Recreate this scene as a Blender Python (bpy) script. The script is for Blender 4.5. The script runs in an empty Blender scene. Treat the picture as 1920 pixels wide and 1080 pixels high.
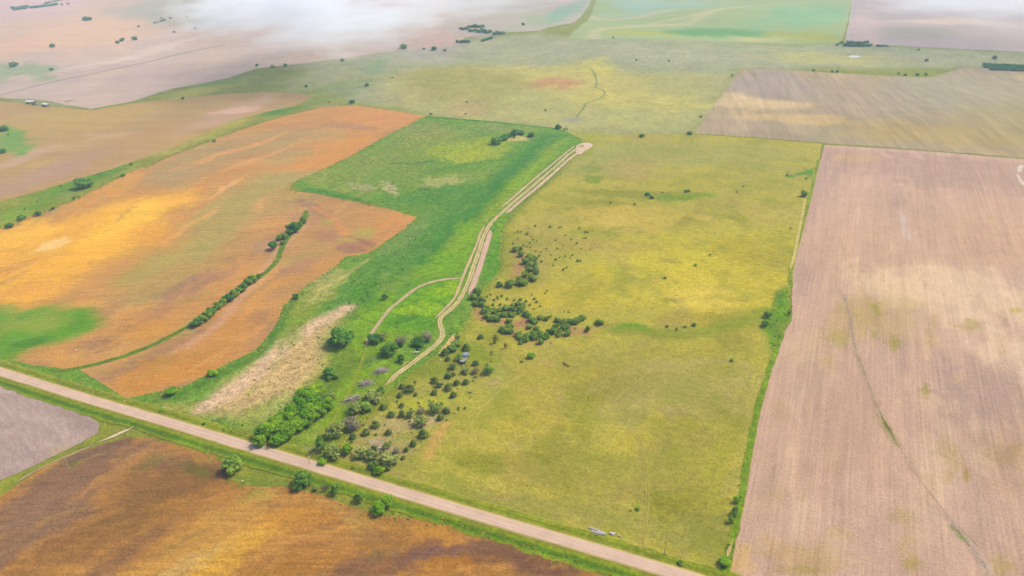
import bpy, bmesh, math, random
import numpy as np
from mathutils import Vector, Matrix
from mathutils.geometry import delaunay_2d_cdt

R = math.radians
scene = bpy.context.scene
col = scene.collection

# ------------------------------------------------------------------ camera
CAM_H = 158.0                      # drone height above the farm road, metres
F_PX, PITCH, ROLL, YAW = 1350.0, R(28.0), R(2.75), R(25.2)
cam_data = bpy.data.cameras.new('camera')
cam_data.sensor_width = 36.0
cam_data.lens = 36.0 * F_PX / 1920.0
cam_data.clip_start = 0.5
cam_data.clip_end = 60000.0
cam = bpy.data.objects.new('camera', cam_data)
col.objects.link(cam)
CAM_M = Matrix.Rotation(YAW, 4, 'Z') @ Matrix.Rotation(R(90) - PITCH, 4, 'X') @ Matrix.Rotation(-ROLL, 4, 'Z')
CAM_M.translation = Vector((0, 0, CAM_H))
cam.matrix_world = CAM_M
scene.camera = cam

# ------------------------------------------------------------------ sky and sun
SUN_AZ, SUN_EL = R(45.0), R(52.0)          # azimuth from +X, elevation
world = bpy.data.worlds.new('World')
scene.world = world
world.use_nodes = True
wn = world.node_tree.nodes
sky = wn.new('ShaderNodeTexSky')
sky.sky_type = 'NISHITA'
sky.sun_disc = False
sky.sun_elevation = SUN_EL
sky.sun_rotation = R(90) - SUN_AZ
sky.air_density = 1.0
sky.dust_density = 4.0
sky.ozone_density = 1.0
wn['Background'].inputs['Strength'].default_value = 0.15
world.node_tree.links.new(sky.outputs[0], wn['Background'].inputs['Color'])
sun_data = bpy.data.lights.new('sun', 'SUN')
sun_data.energy = 2.4
sun_data.angle = R(10.0)
sun_data.color = (1.0, 0.965, 0.91)
sun = bpy.data.objects.new('sun', sun_data)
col.objects.link(sun)
sd = Vector((math.cos(SUN_AZ) * math.cos(SUN_EL), math.sin(SUN_AZ) * math.cos(SUN_EL), math.sin(SUN_EL)))
sun.rotation_euler = sd.to_track_quat('Z', 'Y').to_euler()
sun.location = sd * 800

scene.view_settings.view_transform = 'Standard'
scene.view_settings.look = 'None'
scene.view_settings.exposure = 0.60
scene.view_settings.gamma = 1.0
scene.view_settings.use_curve_mapping = False
scene.render.engine = 'CYCLES'
scene.cycles.use_denoising = True
scene.cycles.max_bounces = 6
scene.cycles.volume_bounces = 4
scene.cycles.transparent_max_bounces = 16

# ------------------------------------------------------------------ small numeric helpers
rng = random.Random(7)
nrg = np.random.default_rng(7)

def smooth(e0, e1, x):
    t = np.clip((x - e0) / (e1 - e0), 0, 1)
    return t * t * (3 - 2 * t)

def H(x, y):
    """gently rolling ground height"""
    return (1.2 * np.sin(x / 71.0 + 0.6) * np.cos(y / 88.0 + 0.3) + 0.9 * np.sin((x * 0.6 + y) / 57.0 + 1.7)
            + 1.6 * np.sin((x - 0.5 * y) / 160.0 + 0.4) + 4.0 * np.sin(x / 420.0 + 1.0) * np.sin(y / 390.0 + 0.5) - 0.5
            + smooth(480, 900, np.hypot(x, y)) * (3.2 * np.sin((x + .4 * y) / 62.0) * np.sin((y - .3 * x) / 74.0 + 1.0) + 1.6 * np.sin((x * .8 - y) / 41.0 + 2.0)))

CAM3 = np.array(CAM_M.to_3x3())

def G(px, py):
    """survey point: where the sight line of a photograph point (1920 x 1080) meets the ground"""
    d = CAM3 @ np.array([(px - 960.0) / F_PX, -(py - 540.0) / F_PX, -1.0])
    z = 0.0
    for _ in range(6):
        t = (z - CAM_H) / d[2]
        x, y = d[0] * t, d[1] * t
        z = float(H(x, y))
    return x, y

def GS(pts):
    return np.array([G(*p) for p in pts])

def mpp(px, py):
    """metres for one photograph pixel, across the line of sight"""
    x, y = G(px, py)
    return math.sqrt(x * x + y * y + CAM_H ** 2) / math.hypot(F_PX, math.hypot(px - 960, py - 540))

def _h(ix, iy, s):
    n = (ix * 374761393 + iy * 668265263 + s * 1442695041) & 0xffffffff
    n = ((n ^ (n >> 13)) * 1274126177) & 0xffffffff
    return ((n ^ (n >> 16)) & 0xffff) / 65535.0

def vnoise(x, y, s=0):
    x = np.asarray(x, float); y = np.asarray(y, float)
    ix = np.floor(x).astype(np.int64); iy = np.floor(y).astype(np.int64)
    fx = x - ix; fy = y - iy
    fx = fx * fx * (3 - 2 * fx); fy = fy * fy * (3 - 2 * fy)
    a = _h(ix, iy, s); b = _h(ix + 1, iy, s); c = _h(ix, iy + 1, s); d = _h(ix + 1, iy + 1, s)
    return (a + (b - a) * fx) * (1 - fy) + (c + (d - c) * fx) * fy

def fbm(x, y, s=0, o=5):
    v = 0; a = 0.5; t = 0
    for k in range(o):
        v = v + a * vnoise(x * 2 ** k, y * 2 ** k, s + k * 17); t += a; a *= 0.55
    return v / t - 0.5

LIGHT = 1.75        # daylight on level ground divided out when a colour is read off the photograph
def srgb(c):
    if isinstance(c, str):
        c = [int(c[i:i + 2], 16) for i in (0, 2, 4)]
    c = np.array(c, float) / 255.0
    return np.where(c < 0.04045, c / 12.92, ((c + 0.055) / 1.055) ** 2.4)
def C(c):
    v = srgb(c) / LIGHT
    lum = float(v @ np.array([.2126, .7152, .0722]))
    v = np.maximum(lum + (v - lum) * 1.07, v * .6)
    if v[2] < .36 * v[0]: v = v * np.array([1.0, 1.0, .78])     # dry grass and soil: less blue under the open sky
    elif v[2] < v[0]: v = v * np.array([1.0, 1.01, .95])
    if v[1] > v[0]:                     # living grass is darker than it looks next to pale soil
        v = v * (np.array([.86, .76, .50]) if v[2] < .35 * v[1] else np.array([.95, .85, .88]))
    return v
def C4(c):
    return tuple(float(v) for v in C(c)) + (1.0,)

def seg_dist(x, y, pts, closed):
    d = np.full(x.shape, 1e9)
    n = len(pts)
    for i in range(n if closed else n - 1):
        a = pts[i]; b = pts[(i + 1) % n]
        ab = b - a; L = max(float(ab @ ab), 1e-9)
        t = np.clip(((x - a[0]) * ab[0] + (y - a[1]) * ab[1]) / L, 0, 1)
        d = np.minimum(d, np.hypot(x - a[0] - t * ab[0], y - a[1] - t * ab[1]))
    return d

def inside(x, y, pts):
    r = np.zeros(x.shape, bool)
    n = len(pts); j = n - 1
    for i in range(n):
        xi, yi = pts[i]; xj, yj = pts[j]
        dy = yj - yi if abs(yj - yi) > 1e-9 else 1e-9
        r ^= ((yi > y) != (yj > y)) & (x < (xj - xi) * (y - yi) / dy + xi)
        j = i
    return r

def paint(x, y, base, ops, warp=6.0, seed=1):
    """soil and crop colour at ground points: a base colour and patches of other growth and painted sunlight with ragged edges"""
    c = np.empty((len(x), 3)); c[:] = C(base)
    w = warp
    sc = max(w * 4.0, 1.0)
    wx = x + w * 2 * fbm(x / sc, y / sc, seed) + w * 0.6 * fbm(x / sc * 5, y / sc * 5, seed + 3)
    wy = y + w * 2 * fbm(x / sc, y / sc, seed + 50) + w * 0.6 * fbm(x / sc * 5, y / sc * 5, seed + 53)
    for op in ops:
        k = op[0]
        if k == 'b':        # elliptical patch: centre, half sizes, tilt, colour, softness, strength
            _, (cx, cy), (rx, ry), ang, colr, soft, st = op
            ca, sa = math.cos(R(ang)), math.sin(R(ang))
            o = np.array(G(cx, cy))
            e = 4.0
            ux = (np.array(G(cx + e, cy)) - np.array(G(cx - e, cy))) / (2 * e)
            uy = (np.array(G(cx, cy + e)) - np.array(G(cx, cy - e))) / (2 * e)
            a = (ux * ca + uy * sa) * rx
            b = (-ux * sa + uy * ca) * ry
            M = np.linalg.inv(np.array([a, b]).T)
            dx = wx - o[0]; dy = wy - o[1]
            u = M[0, 0] * dx + M[0, 1] * dy; v = M[1, 0] * dx + M[1, 1] * dy
            q = cx * .37 + cy * .11
            rr = np.sqrt(u * u + v * v)
            near = rr < 2.6
            br = np.zeros(rr.shape)
            br[near] = 1.5 * fbm(u[near] * 2.4 + q, v[near] * 1.7 + q, 7) + .7 * fbm(u[near] * 9 + q, v[near] * 4 + q, 8, 3)
            m = 1 - smooth(1 - soft * .62, 1 + soft * .62, rr + br)
        elif k == 'p':      # polygon: points, colour, softness in metres, strength
            _, pts, colr, soft, st = op
            P = GS(pts)
            d = seg_dist(wx, wy, P, True)
            d = np.where(inside(wx, wy, P), -d, d)
            m = 1 - smooth(-soft, soft, d)
        else:               # line: points, half width in metres, colour, softness in metres, strength
            _, pts, hw, colr, soft, st = op
            P = GS(pts)
            m = 1 - smooth(hw - soft, hw + soft, seg_dist(x * 0.6 + wx * 0.4, y * 0.6 + wy * 0.4, P, False))
        m = (m * st)[:, None]
        c = c * (1 - m) + C(colr) * m
    return c

def scatter(seed, box, n, rx, ry, ang, pal, st):
    """many small patches of uneven growth, soil and moisture strewn over a field"""
    g = random.Random(seed)
    out = []
    for _ in range(n):
        x = g.uniform(box[0], box[1]); y = g.uniform(box[2], box[3])
        k = (y + 180) / 800.0
        out.append(('b', (x, y), (g.uniform(*rx) * k, g.uniform(*ry) * k), g.gauss(*ang), g.choice(pal), g.uniform(.35, .75), g.uniform(*st)))
    return out

# ------------------------------------------------------------------ materials
def new_mat(name):
    m = bpy.data.materials.new(name)
    m.use_nodes = True
    nt = m.node_tree
    b = nt.nodes['Principled BSDF']
    b.inputs['Roughness'].default_value = 0.95
    b.inputs['Specular IOR Level'].default_value = 0.02
    return m, nt, b

def N(nt, t, **kw):
    n = nt.nodes.new(t)
    for k, v in kw.items():
        if k in n.inputs.keys():
            n.inputs[k].default_value = v
        else:
            setattr(n, k, v)
    return n

def math_node(nt, op, a, b=None):
    n = nt.nodes.new('ShaderNodeMath'); n.operation = op
    for i, v in enumerate((a, b)):
        if v is None: continue
        if isinstance(v, (int, float)): n.inputs[i].default_value = v
        else: nt.links.new(v, n.inputs[i])
    return n.outputs[0]

def ground_mat(name, layers, bump=0.25, bump_scale=1.2, tint=None):
    """vertex-colour ground; layers = (scale_x, scale_y, amount, rotation, detail, contrast): mottles, streaks, rows"""
    m, nt, b = new_mat(name)
    L = nt.links
    at = N(nt, 'ShaderNodeVertexColor', layer_name='Col')
    geo = N(nt, 'ShaderNodeNewGeometry')
    fac = None
    for (sx, sy, amt, rot, det, con) in layers:
        mp = N(nt, 'ShaderNodeMapping')
        mp.vector_type = 'TEXTURE'
        mp.inputs['Rotation'].default_value = (0, 0, R(rot))
        mp.inputs['Scale'].default_value = (sx, sy, 10.0)
        L.new(geo.outputs['Position'], mp.inputs['Vector'])
        no = N(nt, 'ShaderNodeTexNoise', Scale=1.0, Detail=det, Roughness=0.62)
        L.new(mp.outputs[0], no.inputs['Vector'])
        amt = amt * (1.7 if max(sx, sy) < 8 else 1.35)
        v = math_node(nt, 'SUBTRACT', no.outputs['Fac'], 0.5)
        v = math_node(nt, 'MULTIPLY', v, 2.0 * amt * con)
        v = math_node(nt, 'MINIMUM', math_node(nt, 'MAXIMUM', v, -amt), amt)
        v = math_node(nt, 'ADD', v, 1.0)
        fac = v if fac is None else math_node(nt, 'MULTIPLY', fac, v)
    mix = N(nt, 'ShaderNodeVectorMath', operation='SCALE')
    L.new(at.outputs['Color'], mix.inputs[0])
    L.new(fac, mix.inputs['Scale'])
    out = mix.outputs[0]
    if tint:        # growth of another hue in small patches
        tc, ts, tamt, tthr = tint
        no = N(nt, 'ShaderNodeTexNoise', Scale=1.0 / ts, Detail=5.0, Roughness=0.65)
        L.new(geo.outputs['Position'], no.inputs['Vector'])
        mr = N(nt, 'ShaderNodeMapRange')
        mr.inputs[1].default_value = tthr; mr.inputs[2].default_value = tthr + 0.16
        mr.inputs[3].default_value = 0.0; mr.inputs[4].default_value = tamt
        L.new(no.outputs['Fac'], mr.inputs[0])
        mx = N(nt, 'ShaderNodeMix', data_type='RGBA')
        L.new(mr.outputs[0], mx.inputs[0]); L.new(out, mx.inputs[6])
        mx.inputs[7].default_value = C4(tc)
        out = mx.outputs[2]
    L.new(out, b.inputs['Base Color'])
    bn = N(nt, 'ShaderNodeTexNoise', Scale=bump_scale, Detail=4.0)
    L.new(geo.outputs['Position'], bn.inputs['Vector'])
    bp = N(nt, 'ShaderNodeBump', Strength=bump, Distance=0.4)
    L.new(bn.outputs['Fac'], bp.inputs['Height'])
    L.new(bp.outputs[0], b.inputs['Normal'])
    return m

M_GRASS = ground_mat('grass_ground', [(22, 22, .14, 0, 3, 1.6), (5, 5, .16, 0, 3, 1.6), (1.3, 1.3, .22, 0, 3, 1.8)], .5)
M_PAST = ground_mat('pasture_ground', [(60, 40, .08, 20, 3, 1.6), (16, 6, .10, -20, 4, 1.5), (3.0, 2.0, .16, 10, 4, 1.6), (0.9, 0.9, .20, 0, 3, 2.0)], .45,
                    tint=('8c9c34', 22.0, .45, .50))
M_WEED = ground_mat('weedy_ground', [(18, 8, .12, 65, 3, 1.6), (3.2, 3.2, .22, 0, 3, 2.0), (1.0, 1.0, .26, 0, 3, 2.0)], .8,
                    tint=('b0ac60', 11.0, .25, .55))
M_CROP = ground_mat('crop_ground', [(45, 14, .10, 30, 3, 1.6), (30, 1.8, .09, 26, 3, 1.6), (5, 2.0, .12, 28, 4, 1.7), (14, 0.8, .07, 26, 2, 1.8), (1.0, 1.0, .17, 0, 3, 2.0)], .45, tint=('a89a58', 38.0, .45, .55))
M_CROP_S = ground_mat('crop_south_ground', [(50, 12, .13, 22, 4, 1.6), (34, 1.6, .11, 20, 3, 1.6), (5, 2.0, .15, 24, 4, 1.7), (12, .7, .08, 20, 2, 1.8), (0.9, 0.8, .2, 0, 3, 2.0)], .5)
M_TILL = ground_mat('tilled_ground', [(14, 160, .07, 0, 3, 1.6), (3.4, 60, .06, 0, 2, 1.6), (0.78, 40, .11, 0, 2, 1.8), (6, 9, .07, 0, 3, 1.6), (0.8, 0.8, .13, 0, 3, 1.8)], .45)
M_STUB = ground_mat('stubble_ground', [(8, 90, .13, 16, 4, 1.8), (2.8, 40, .12, 12, 3, 1.9), (40, 14, .07, 0, 3, 1.6)], .3)
M_FARF = ground_mat('far_field_ground', [(160, 22, .07, 16, 4, 1.6), (30, 7, .07, 16, 3, 1.6), (6, 4, .06, 0, 3, 1.6)], .2)
M_GREY = ground_mat('grey_tilled_ground', [(26, 5, .10, -14, 4, 1.7), (6, 1.4, .13, -18, 3, 1.8), (0.8, 0.7, .14, 0, 3, 1.8)], .5)
M_ROAD = ground_mat('gravel', [(60, 0.9, .07, 0, 2, 1.6), (8, 1.2, .06, 0, 3, 1.6), (0.4, 0.4, .08, 0, 3, 1.8)], .25, 4.0)
M_DIRT = ground_mat('bare_dirt', [(4, 4, .12, 0, 3, 1.6), (0.8, 0.8, .16, 0, 3, 1.8)], .5, 2.5)

# ------------------------------------------------------------------ mesh helpers
def tag(o, label, cat, group=None, kind=None):
    o['label'] = label; o['category'] = cat
    if group: o['group'] = group
    if kind: o['kind'] = kind
    return o

def mesh_obj(name, verts, faces, mat, colors=None, parent=None):
    me = bpy.data.meshes.new(name)
    me.from_pydata([tuple(v) for v in verts], [], faces)
    if colors is not None:
        a = me.color_attributes.new('Col', 'FLOAT_COLOR', 'POINT')
        buf = np.ones((len(verts), 4), np.float32); buf[:, :3] = colors
        a.data.foreach_set('color', buf.ravel())
    me.materials.append(mat)
    me.polygons.foreach_set('use_smooth', np.ones(len(me.polygons), bool))
    me.update()
    o = bpy.data.objects.new(name, me)
    col.objects.link(o)
    if parent: o.parent = parent
    return o

STEP = 0.03
def sheet(name, pts, step, layer, mat, base, ops, label, cat, warp=6.0, seed=1, ragged=0.8, gain=(1, 1, 1)):
    """a field laid over the ground inside a surveyed outline"""
    P = GS(pts)
    B = []
    n = len(P)
    for i in range(n):
        a, b = P[i], P[(i + 1) % n]
        k = max(1, int(np.hypot(*(b - a)) / step))
        for j in range(k):
            B.append(a + (b - a) * j / k)
    B = np.array(B)
    if ragged:
        B = B + ragged * 2 * np.stack([fbm(B[:, 0] / 9, B[:, 1] / 9, seed + 5), fbm(B[:, 0] / 9, B[:, 1] / 9, seed + 9)], 1)
    x0, y0 = P.min(0); x1, y1 = P.max(0)
    xs = np.arange(x0, x1, step); ys = np.arange(y0, y1, step)
    gx, gy = [a.ravel() for a in np.meshgrid(xs, ys)]
    gx = gx + nrg.uniform(-.2, .2, gx.shape) * step; gy = gy + nrg.uniform(-.2, .2, gy.shape) * step
    k = inside(gx, gy, B) & (seg_dist(gx, gy, P, True) > step * 0.55 + ragged)
    pts2 = [Vector(p) for p in B] + [Vector((a, b)) for a, b in zip(gx[k], gy[k])]
    nb = len(B)
    v, e, f, *_ = delaunay_2d_cdt(pts2, [], [list(range(nb))], 1, 1e-4)
    V = np.array([(p.x, p.y) for p in v])
    cols = paint(V[:, 0], V[:, 1], base, ops, warp, seed) * np.array(gain)
    z = H(V[:, 0], V[:, 1]) + layer * STEP
    o = mesh_obj(name, np.column_stack([V, z]), [tuple(t) for t in f], mat, cols)
    tag(o, label, cat, kind='structure')
    return o

def resample(P, step):
    P = np.asarray(P, float)
    Q = np.vstack([2 * P[0] - P[1], P, 2 * P[-1] - P[-2]])
    out = []
    for i in range(1, len(Q) - 2):
        a, b, c, d = Q[i - 1], Q[i], Q[i + 1], Q[i + 2]
        k = max(1, int(np.hypot(*(c - b)) / step))
        for j in range(k):
            t = j / k
            out.append(0.5 * ((2 * b) + (c - a) * t + (2 * a - 5 * b + 4 * c - d) * t * t + (3 * b - a - 3 * c + d) * t ** 3))
    out.append(P[-1])
    return np.array(out)

def ribbon(name, pts, hw, layer, mat, mid, edge, label, cat, step=1.5, jag=0.3, cross=7, seed=3, stripes=None, crown=0.0, world_pts=False, taper=0):
    P = resample(pts if world_pts else GS(pts), step)
    T = np.gradient(P, axis=0); T /= np.linalg.norm(T, axis=1)[:, None] + 1e-9
    Nn = np.column_stack([-T[:, 1], T[:, 0]])
    n = len(P)
    V = []; Cc = []
    u = np.linspace(-1, 1, cross)
    w = np.full(n, hw)
    if taper:
        k = np.arange(n)
        w = hw * np.clip(np.minimum(k, n - 1 - k) / taper, 0.15, 1)
    jl = 1 + jag * 2 * fbm(P[:, 0] / 4, P[:, 1] / 4, seed, 3)
    jr = 1 + jag * 2 * fbm(P[:, 0] / 4, P[:, 1] / 4, seed + 31, 3)
    cm, ce = C(mid), C(edge)
    for j, uu in enumerate(u):
        q = P + Nn * (w * uu * np.where(uu < 0, jl, jr))[:, None]
        z = H(q[:, 0], q[:, 1]) + layer * STEP + crown * (1 - uu * uu)
        V.append(np.column_stack([q, z]))
        if stripes is not None:
            cc = np.repeat(C(stripes[j])[None], n, 0)
        else:
            cc = np.repeat((ce if j in (0, cross - 1) else cm)[None], n, 0)
        cc = cc * (1 + 0.25 * fbm(q[:, 0] / 3.0, q[:, 1] / 3.0, seed + 7)[:, None])
        Cc.append(cc)
    V = np.stack(V, 1).reshape(-1, 3); Cc = np.stack(Cc, 1).reshape(-1, 3)
    F = []
    for i in range(n - 1):
        for j in range(cross - 1):
            a = i * cross + j
            F.append((a + 1, a, a + cross, a + cross + 1))
    o = mesh_obj(name, V, F, mat, Cc)
    tag(o, label, cat, kind='structure')
    return o

# ------------------------------------------------------------------ the ground
def build_ground():
    xs = np.concatenate([-np.geomspace(30000, 2150, 18), np.arange(-2100, 620, 10.0), np.geomspace(660, 30000, 18)])
    ys = np.concatenate([-np.geomspace(30000, 130, 16), np.arange(-110, 1700, 10.0), np.geomspace(1740, 40000, 18)])
    X, Y = np.meshgrid(xs, ys)
    x, y = X.ravel(), Y.ravel()
    ops = [
        ('p', [(560, 118), (700, 100), (870, 80), (1000, 62), (1100, 72), (1480, 85), (1580, 82), (1920, 100), (2100, 90), (2100, 130), (1920, 122), (1500, 128), (1390, 130), (1300, 250), (1060, 245), (800, 215), (660, 190), (600, 160)], 'a2ab80', 14, 1),
        ('p', [(700, 140), (900, 122), (1100, 128), (1370, 140), (1300, 248), (1060, 244), (860, 222), (760, 205)], 'b0aa6a', 22, .75),
        ('b', (1180, 95), (170, 16), 4, 'aaa888', .5, .7),
        ('b', (760, 60), (110, 40), 0, 'b5a9a0', .6, .7),
        ('b', (1080, 150), (130, 24), 5, 'c0b268', .7, .7),  # yellow sun patch painted into the rangeland colour
        ('b', (1040, 155), (42, 11), 3, 'b98a66', .3, .9),
        ('b', (1200, 190), (140, 16), 4, 'c2b766', .7, .6),
        ('b', (1120, 125), (26, 16), 0, 'c9c05c', .7, .6),  # brighter spot of the same painted sunlight
        ('b', (880, 200), (36, 16), 5, 'b39a72', .6, .6),
        ('b', (860, 150), (110, 30), 5, 'a3a468', .7, .7),
        ('b', (770, 180), (60, 20), 5, 'a99c6c', .7, .5),
        ('b', (700, 125), (24, 10), -20, '7fa470', .6, .7),
        ('b', (640, 160), (60, 7), -8, '5f9a46', .5, .9),
        ('b', (560, 195), (90, 9), -12, '8ca456', .6, .7),
        ('b', (530, 208), (30, 5), -8, '4f8f3a', .5, .9),
        ('b', (380, 170), (90, 12), -14, 'b0ab58', .6, .8),
        ('b', (420, 155), (60, 5), -10, '7da050', .6, .8),
        ('b', (600, 150), (90, 16), -6, 'a8ad78', .7, .7),
        ('b', (1080, 225), (16, 5), 0, '98968a', .4, .8),
        ('b', (1100, 260), (70, 10), 3, 'b4ae4e', .6, .5),
        ('b', (90, 190), (70, 8), 4, '93a070', .5, .8),
        ('b', (60, 385), (140, 26), -24, '9caa4c', .7, .9),
        ('b', (130, 352), (80, 14), -24, '6c9d3a', .6, .9),
        ('b', (30, 395), (40, 10), -24, '78a83a', .6, .8),
        ('b', (200, 320), (60, 9), -22, '6a9c40', .6, .9),
        ('b', (130, 367), (16, 7), 0, '8f8f80', .5, .7),
        ('b', (400, 243), (120, 9), -24, 'ac9f54', .6, .8),
        ('b', (20, 265), (32, 24), 0, '8bb46c', .25, 1),
        ('b', (1550, 110), (120, 10), 2, 'b4b070', .6, .7),
        ('b', (1760, 110), (120, 12), 2, 'a8ad84', .6, .7),
        ('b', (210, 800), (30, 22), 25, '98a83c', .5, .8),
        ('b', (510, 890), (70, 26), 20, '7c9c44', .5, .9),
        ('b', (30, 905), (40, 18), -30, 'a2b03c', .5, .8),
    ]
    ops = scatter(15, (560, 1900, 60, 255), 90, (30, 160), (6, 26), (2, 10), ['9caa7c', 'aeb080', '94a272', 'b4b084', 'a0a884', 'a8a878'], (.3, .7)) + ops
    ops = ops[90:91] + ops[:90] + ops[91:]      # the rangeland first, its mottling next, single patches last
    cols = paint(x, y, '93a04e', ops, 8.0, 11)
    z = H(x, y)
    far = np.hypot(x, y) > 2600
    z = np.where(far, H(x, y) * 0.5, z)
    nx, ny = len(xs), len(ys)
    F = [(j * nx + i, j * nx + i + 1, (j + 1) * nx + i + 1, (j + 1) * nx + i) for j in range(ny - 1) for i in range(nx - 1)]
    o = mesh_obj('ground', np.column_stack([x, y, z]), F, M_GRASS, cols)
    tag(o, 'rolling olive green rangeland reaching back beyond all the fields', 'ground', kind='structure')
build_ground()

# ------------------------------------------------------------------ fields, far to near
sheet('stubble_field', [(-260, 215), (0, 183), (60, 186), (120, 196), (170, 205), (250, 190), (330, 165), (420, 148), (480, 128), (560, 120), (640, 110), (760, 93), (860, 84), (872, 70), (930, 62), (1010, 58), (1070, 44), (1105, 10), (1120, -35), (700, -38), (300, -34), (-60, -30), (-260, 60)],
      9.0, 1, M_FARF, 'c2ab9e', scatter(13, (-60, 900, -20, 200), 70, (60, 240), (8, 30), (-10, 6), ['ccb4a4', 'b8a098', 'd2b6a0', 'bca8a2', 'b4a494'], (.3, .7)) + [
          ('p', [(-300, 145), (0, 112), (230, 78), (430, 32), (430, -40), (-300, -40)], 'c9ab92', 10, .9),
          ('b', (170, 55), (120, 22), -6, 'd8b394', .7, .7),
          ('b', (40, 85), (90, 14), -6, 'd8ae92', .7, .6),
          ('b', (60, 10), (120, 14), -4, 'c6a8a8', .7, .7),
          ('b', (250, 105), (150, 7), -14, 'd2bdb0', .6, .8),
          ('b', (330, 15), (120, 18), -6, 'a9b09a', .7, .8),
          ('b', (40, 133), (60, 12), -4, '9aae84', .4, .9),
          ('b', (300, 145), (120, 24), -12, 'b9a298', .7, .6),
          ('b', (600, 70), (140, 30), -5, 'bba8a0', .7, .6), ('b', (980, 20), (150, 40), 0, 'b4b4a4', .6, .8), ('b', (1020, 38), (50, 12), -8, '9db488', .6, .8), ('b', (1060, 20), (40, 14), -30, '8fb494', .6, .8),
          ('b', (820, 75), (48, 18), -4, 'c8a59a', .5, .7)] + [],
      'pinkish grey stubble field filling the far left corner', 'field', 14, 21, 2)
sheet('stubble_field', [(-200, 205), (0, 190), (60, 198), (170, 208), (250, 194), (330, 186), (420, 176), (500, 172), (590, 178), (560, 196), (500, 210), (440, 225), (330, 275), (200, 320), (60, 362), (-60, 392), (-200, 420)],
      6.0, 1, M_FARF, 'b39468', scatter(12, (-60, 600, 180, 400), 70, (30, 140), (6, 20), (-14, 8), ['bc9e6c', 'a88a60', 'c2a480', 'b08e74', 'b89860'], (.3, .7)) + [
          ('b', (120, 225), (200, 22), -8, 'b89c62', .7, .8),
          ('b', (430, 215), (90, 12), -20, 'bd9a84', .6, .6),
          ('b', (440, 208), (40, 6), -6, 'd2ac94', .4, .8),
          ('b', (200, 290), (180, 20), -24, 'b08d68', .7, .7),
          ('b', (80, 330), (140, 14), -20, 'b2907c', .7, .7),
          ('b', (560, 182), (40, 8), 0, 'a98a66', .5, .7),
          ('b', (60, 290), (60, 8), -20, 'c2a48e', .6, .6),
          ('b', (20, 265), (31, 25), 0, '86b062', .2, 1)] + [],
      'tan brown harvested field at left between the creek and pink stubble', 'field', 8, 22, 1.5)
sheet('green_crop_field', [(1062, 72), (1085, 52), (1110, 25), (1125, -10), (1135, -35), (1608, -35), (1597, 0), (1588, 45), (1580, 80), (1480, 83), (1420, 81), (1300, 76), (1200, 73), (1120, 74)],
      8.0, 2, M_FARF, 'a2b87c', [
          ('b', (1220, 10), (90, 14), 0, '9cc0ac', .6, .7),
          ('l', [(1115, 73), (1110, 62), (1135, 53), (1200, 49), (1290, 45), (1345, 18), (1400, 12)], 8.0, 'c4b890', 6, .7),
          ('l', [(1095, 30), (1130, 38), (1200, 32), (1250, 20)], 10.0, 'c0b498', 7, .7),
          ('l', [(1220, 45), (1280, 33), (1340, 20)], 7.0, 'c4b890', 6, .6),
          ('b', (1200, 62), (60, 5), 2, 'b9c452', .5, .7),
          ('b', (1500, 68), (90, 8), 2, 'b2bf5c', .6, .8),
          ('b', (1420, 74), (60, 5), 2, 'bcb87c', .6, .8),
          ('b', (1330, 62), (90, 8), 2, '5aa860', .6, .7),
          ('b', (1500, 30), (80, 20), 0, '7fbc84', .7, .6)],
      'bright green crop field with curved tan strips at the far centre', 'field', 6, 23, 2)
sheet('stubble_field', [(1601, -35), (1592, 40), (1584, 80), (1660, 85), (1800, 92), (1920, 98), (2150, 108), (2200, -20)],
      10.0, 2, M_FARF, 'b3a4a2', [
          ('b', (1620, 50), (26, 40), 0, 'c2aaa4', .6, .8),
          ('b', (1740, 60), (90, 12), 2, 'a8a894', .6, .8),
          ('b', (1780, 40), (110, 5), 1, 'cdb8a6', .6, .8),
          ('b', (1870, 70), (90, 14), 2, 'b6a6a4', .6, .7)],
      'dull mauve stubble field in the far right corner', 'field', 10, 24, 2)
sheet('stubble_field', [(1302, 250), (1330, 208), (1360, 170), (1392, 130), (1470, 131), (1560, 137), (1650, 142), (1740, 146), (1800, 128), (1920, 124), (2150, 130), (2150, 312), (1920, 296), (1700, 279), (1546, 268), (1420, 258)],
      5.0, 2, M_STUB, 'aa9878', scatter(11, (1300, 2000, 128, 300), 60, (20, 90), (6, 22), (10, 20), ['b8a080', 'a08c74', 'c4ac84', '9c9678', 'b09c6c'], (.3, .7)) + [
          ('b', (1450, 160), (90, 26), 5, 'a8978c', .6, .8),
          ('b', (1380, 180), (26, 7), 3, 'd8be9a', .7, .7),  # sunlit stripe painted as paler stubble, here and in the next two
          ('b', (1420, 195), (80, 11), 3, 'd9bd92', .7, .75),
          ('b', (1480, 222), (110, 9), 4, 'd2b488', .7, .7),
          ('b', (1380, 230), (60, 14), 4, 'b49c86', .6, .6),
          ('b', (1800, 170), (140, 34), 4, 'a39a80', .7, .8),
          ('b', (1620, 190), (90, 34), 4, 'ac9880', .7, .6),
          ('b', (1760, 250), (180, 20), 5, 'b29b66', .7, .7),
          ('b', (1900, 220), (90, 40), 5, 'a89a6c', .7, .6)] + [],
      'striped tan stubble field beyond the tilled field at right', 'field', 8, 25, 1)
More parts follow.
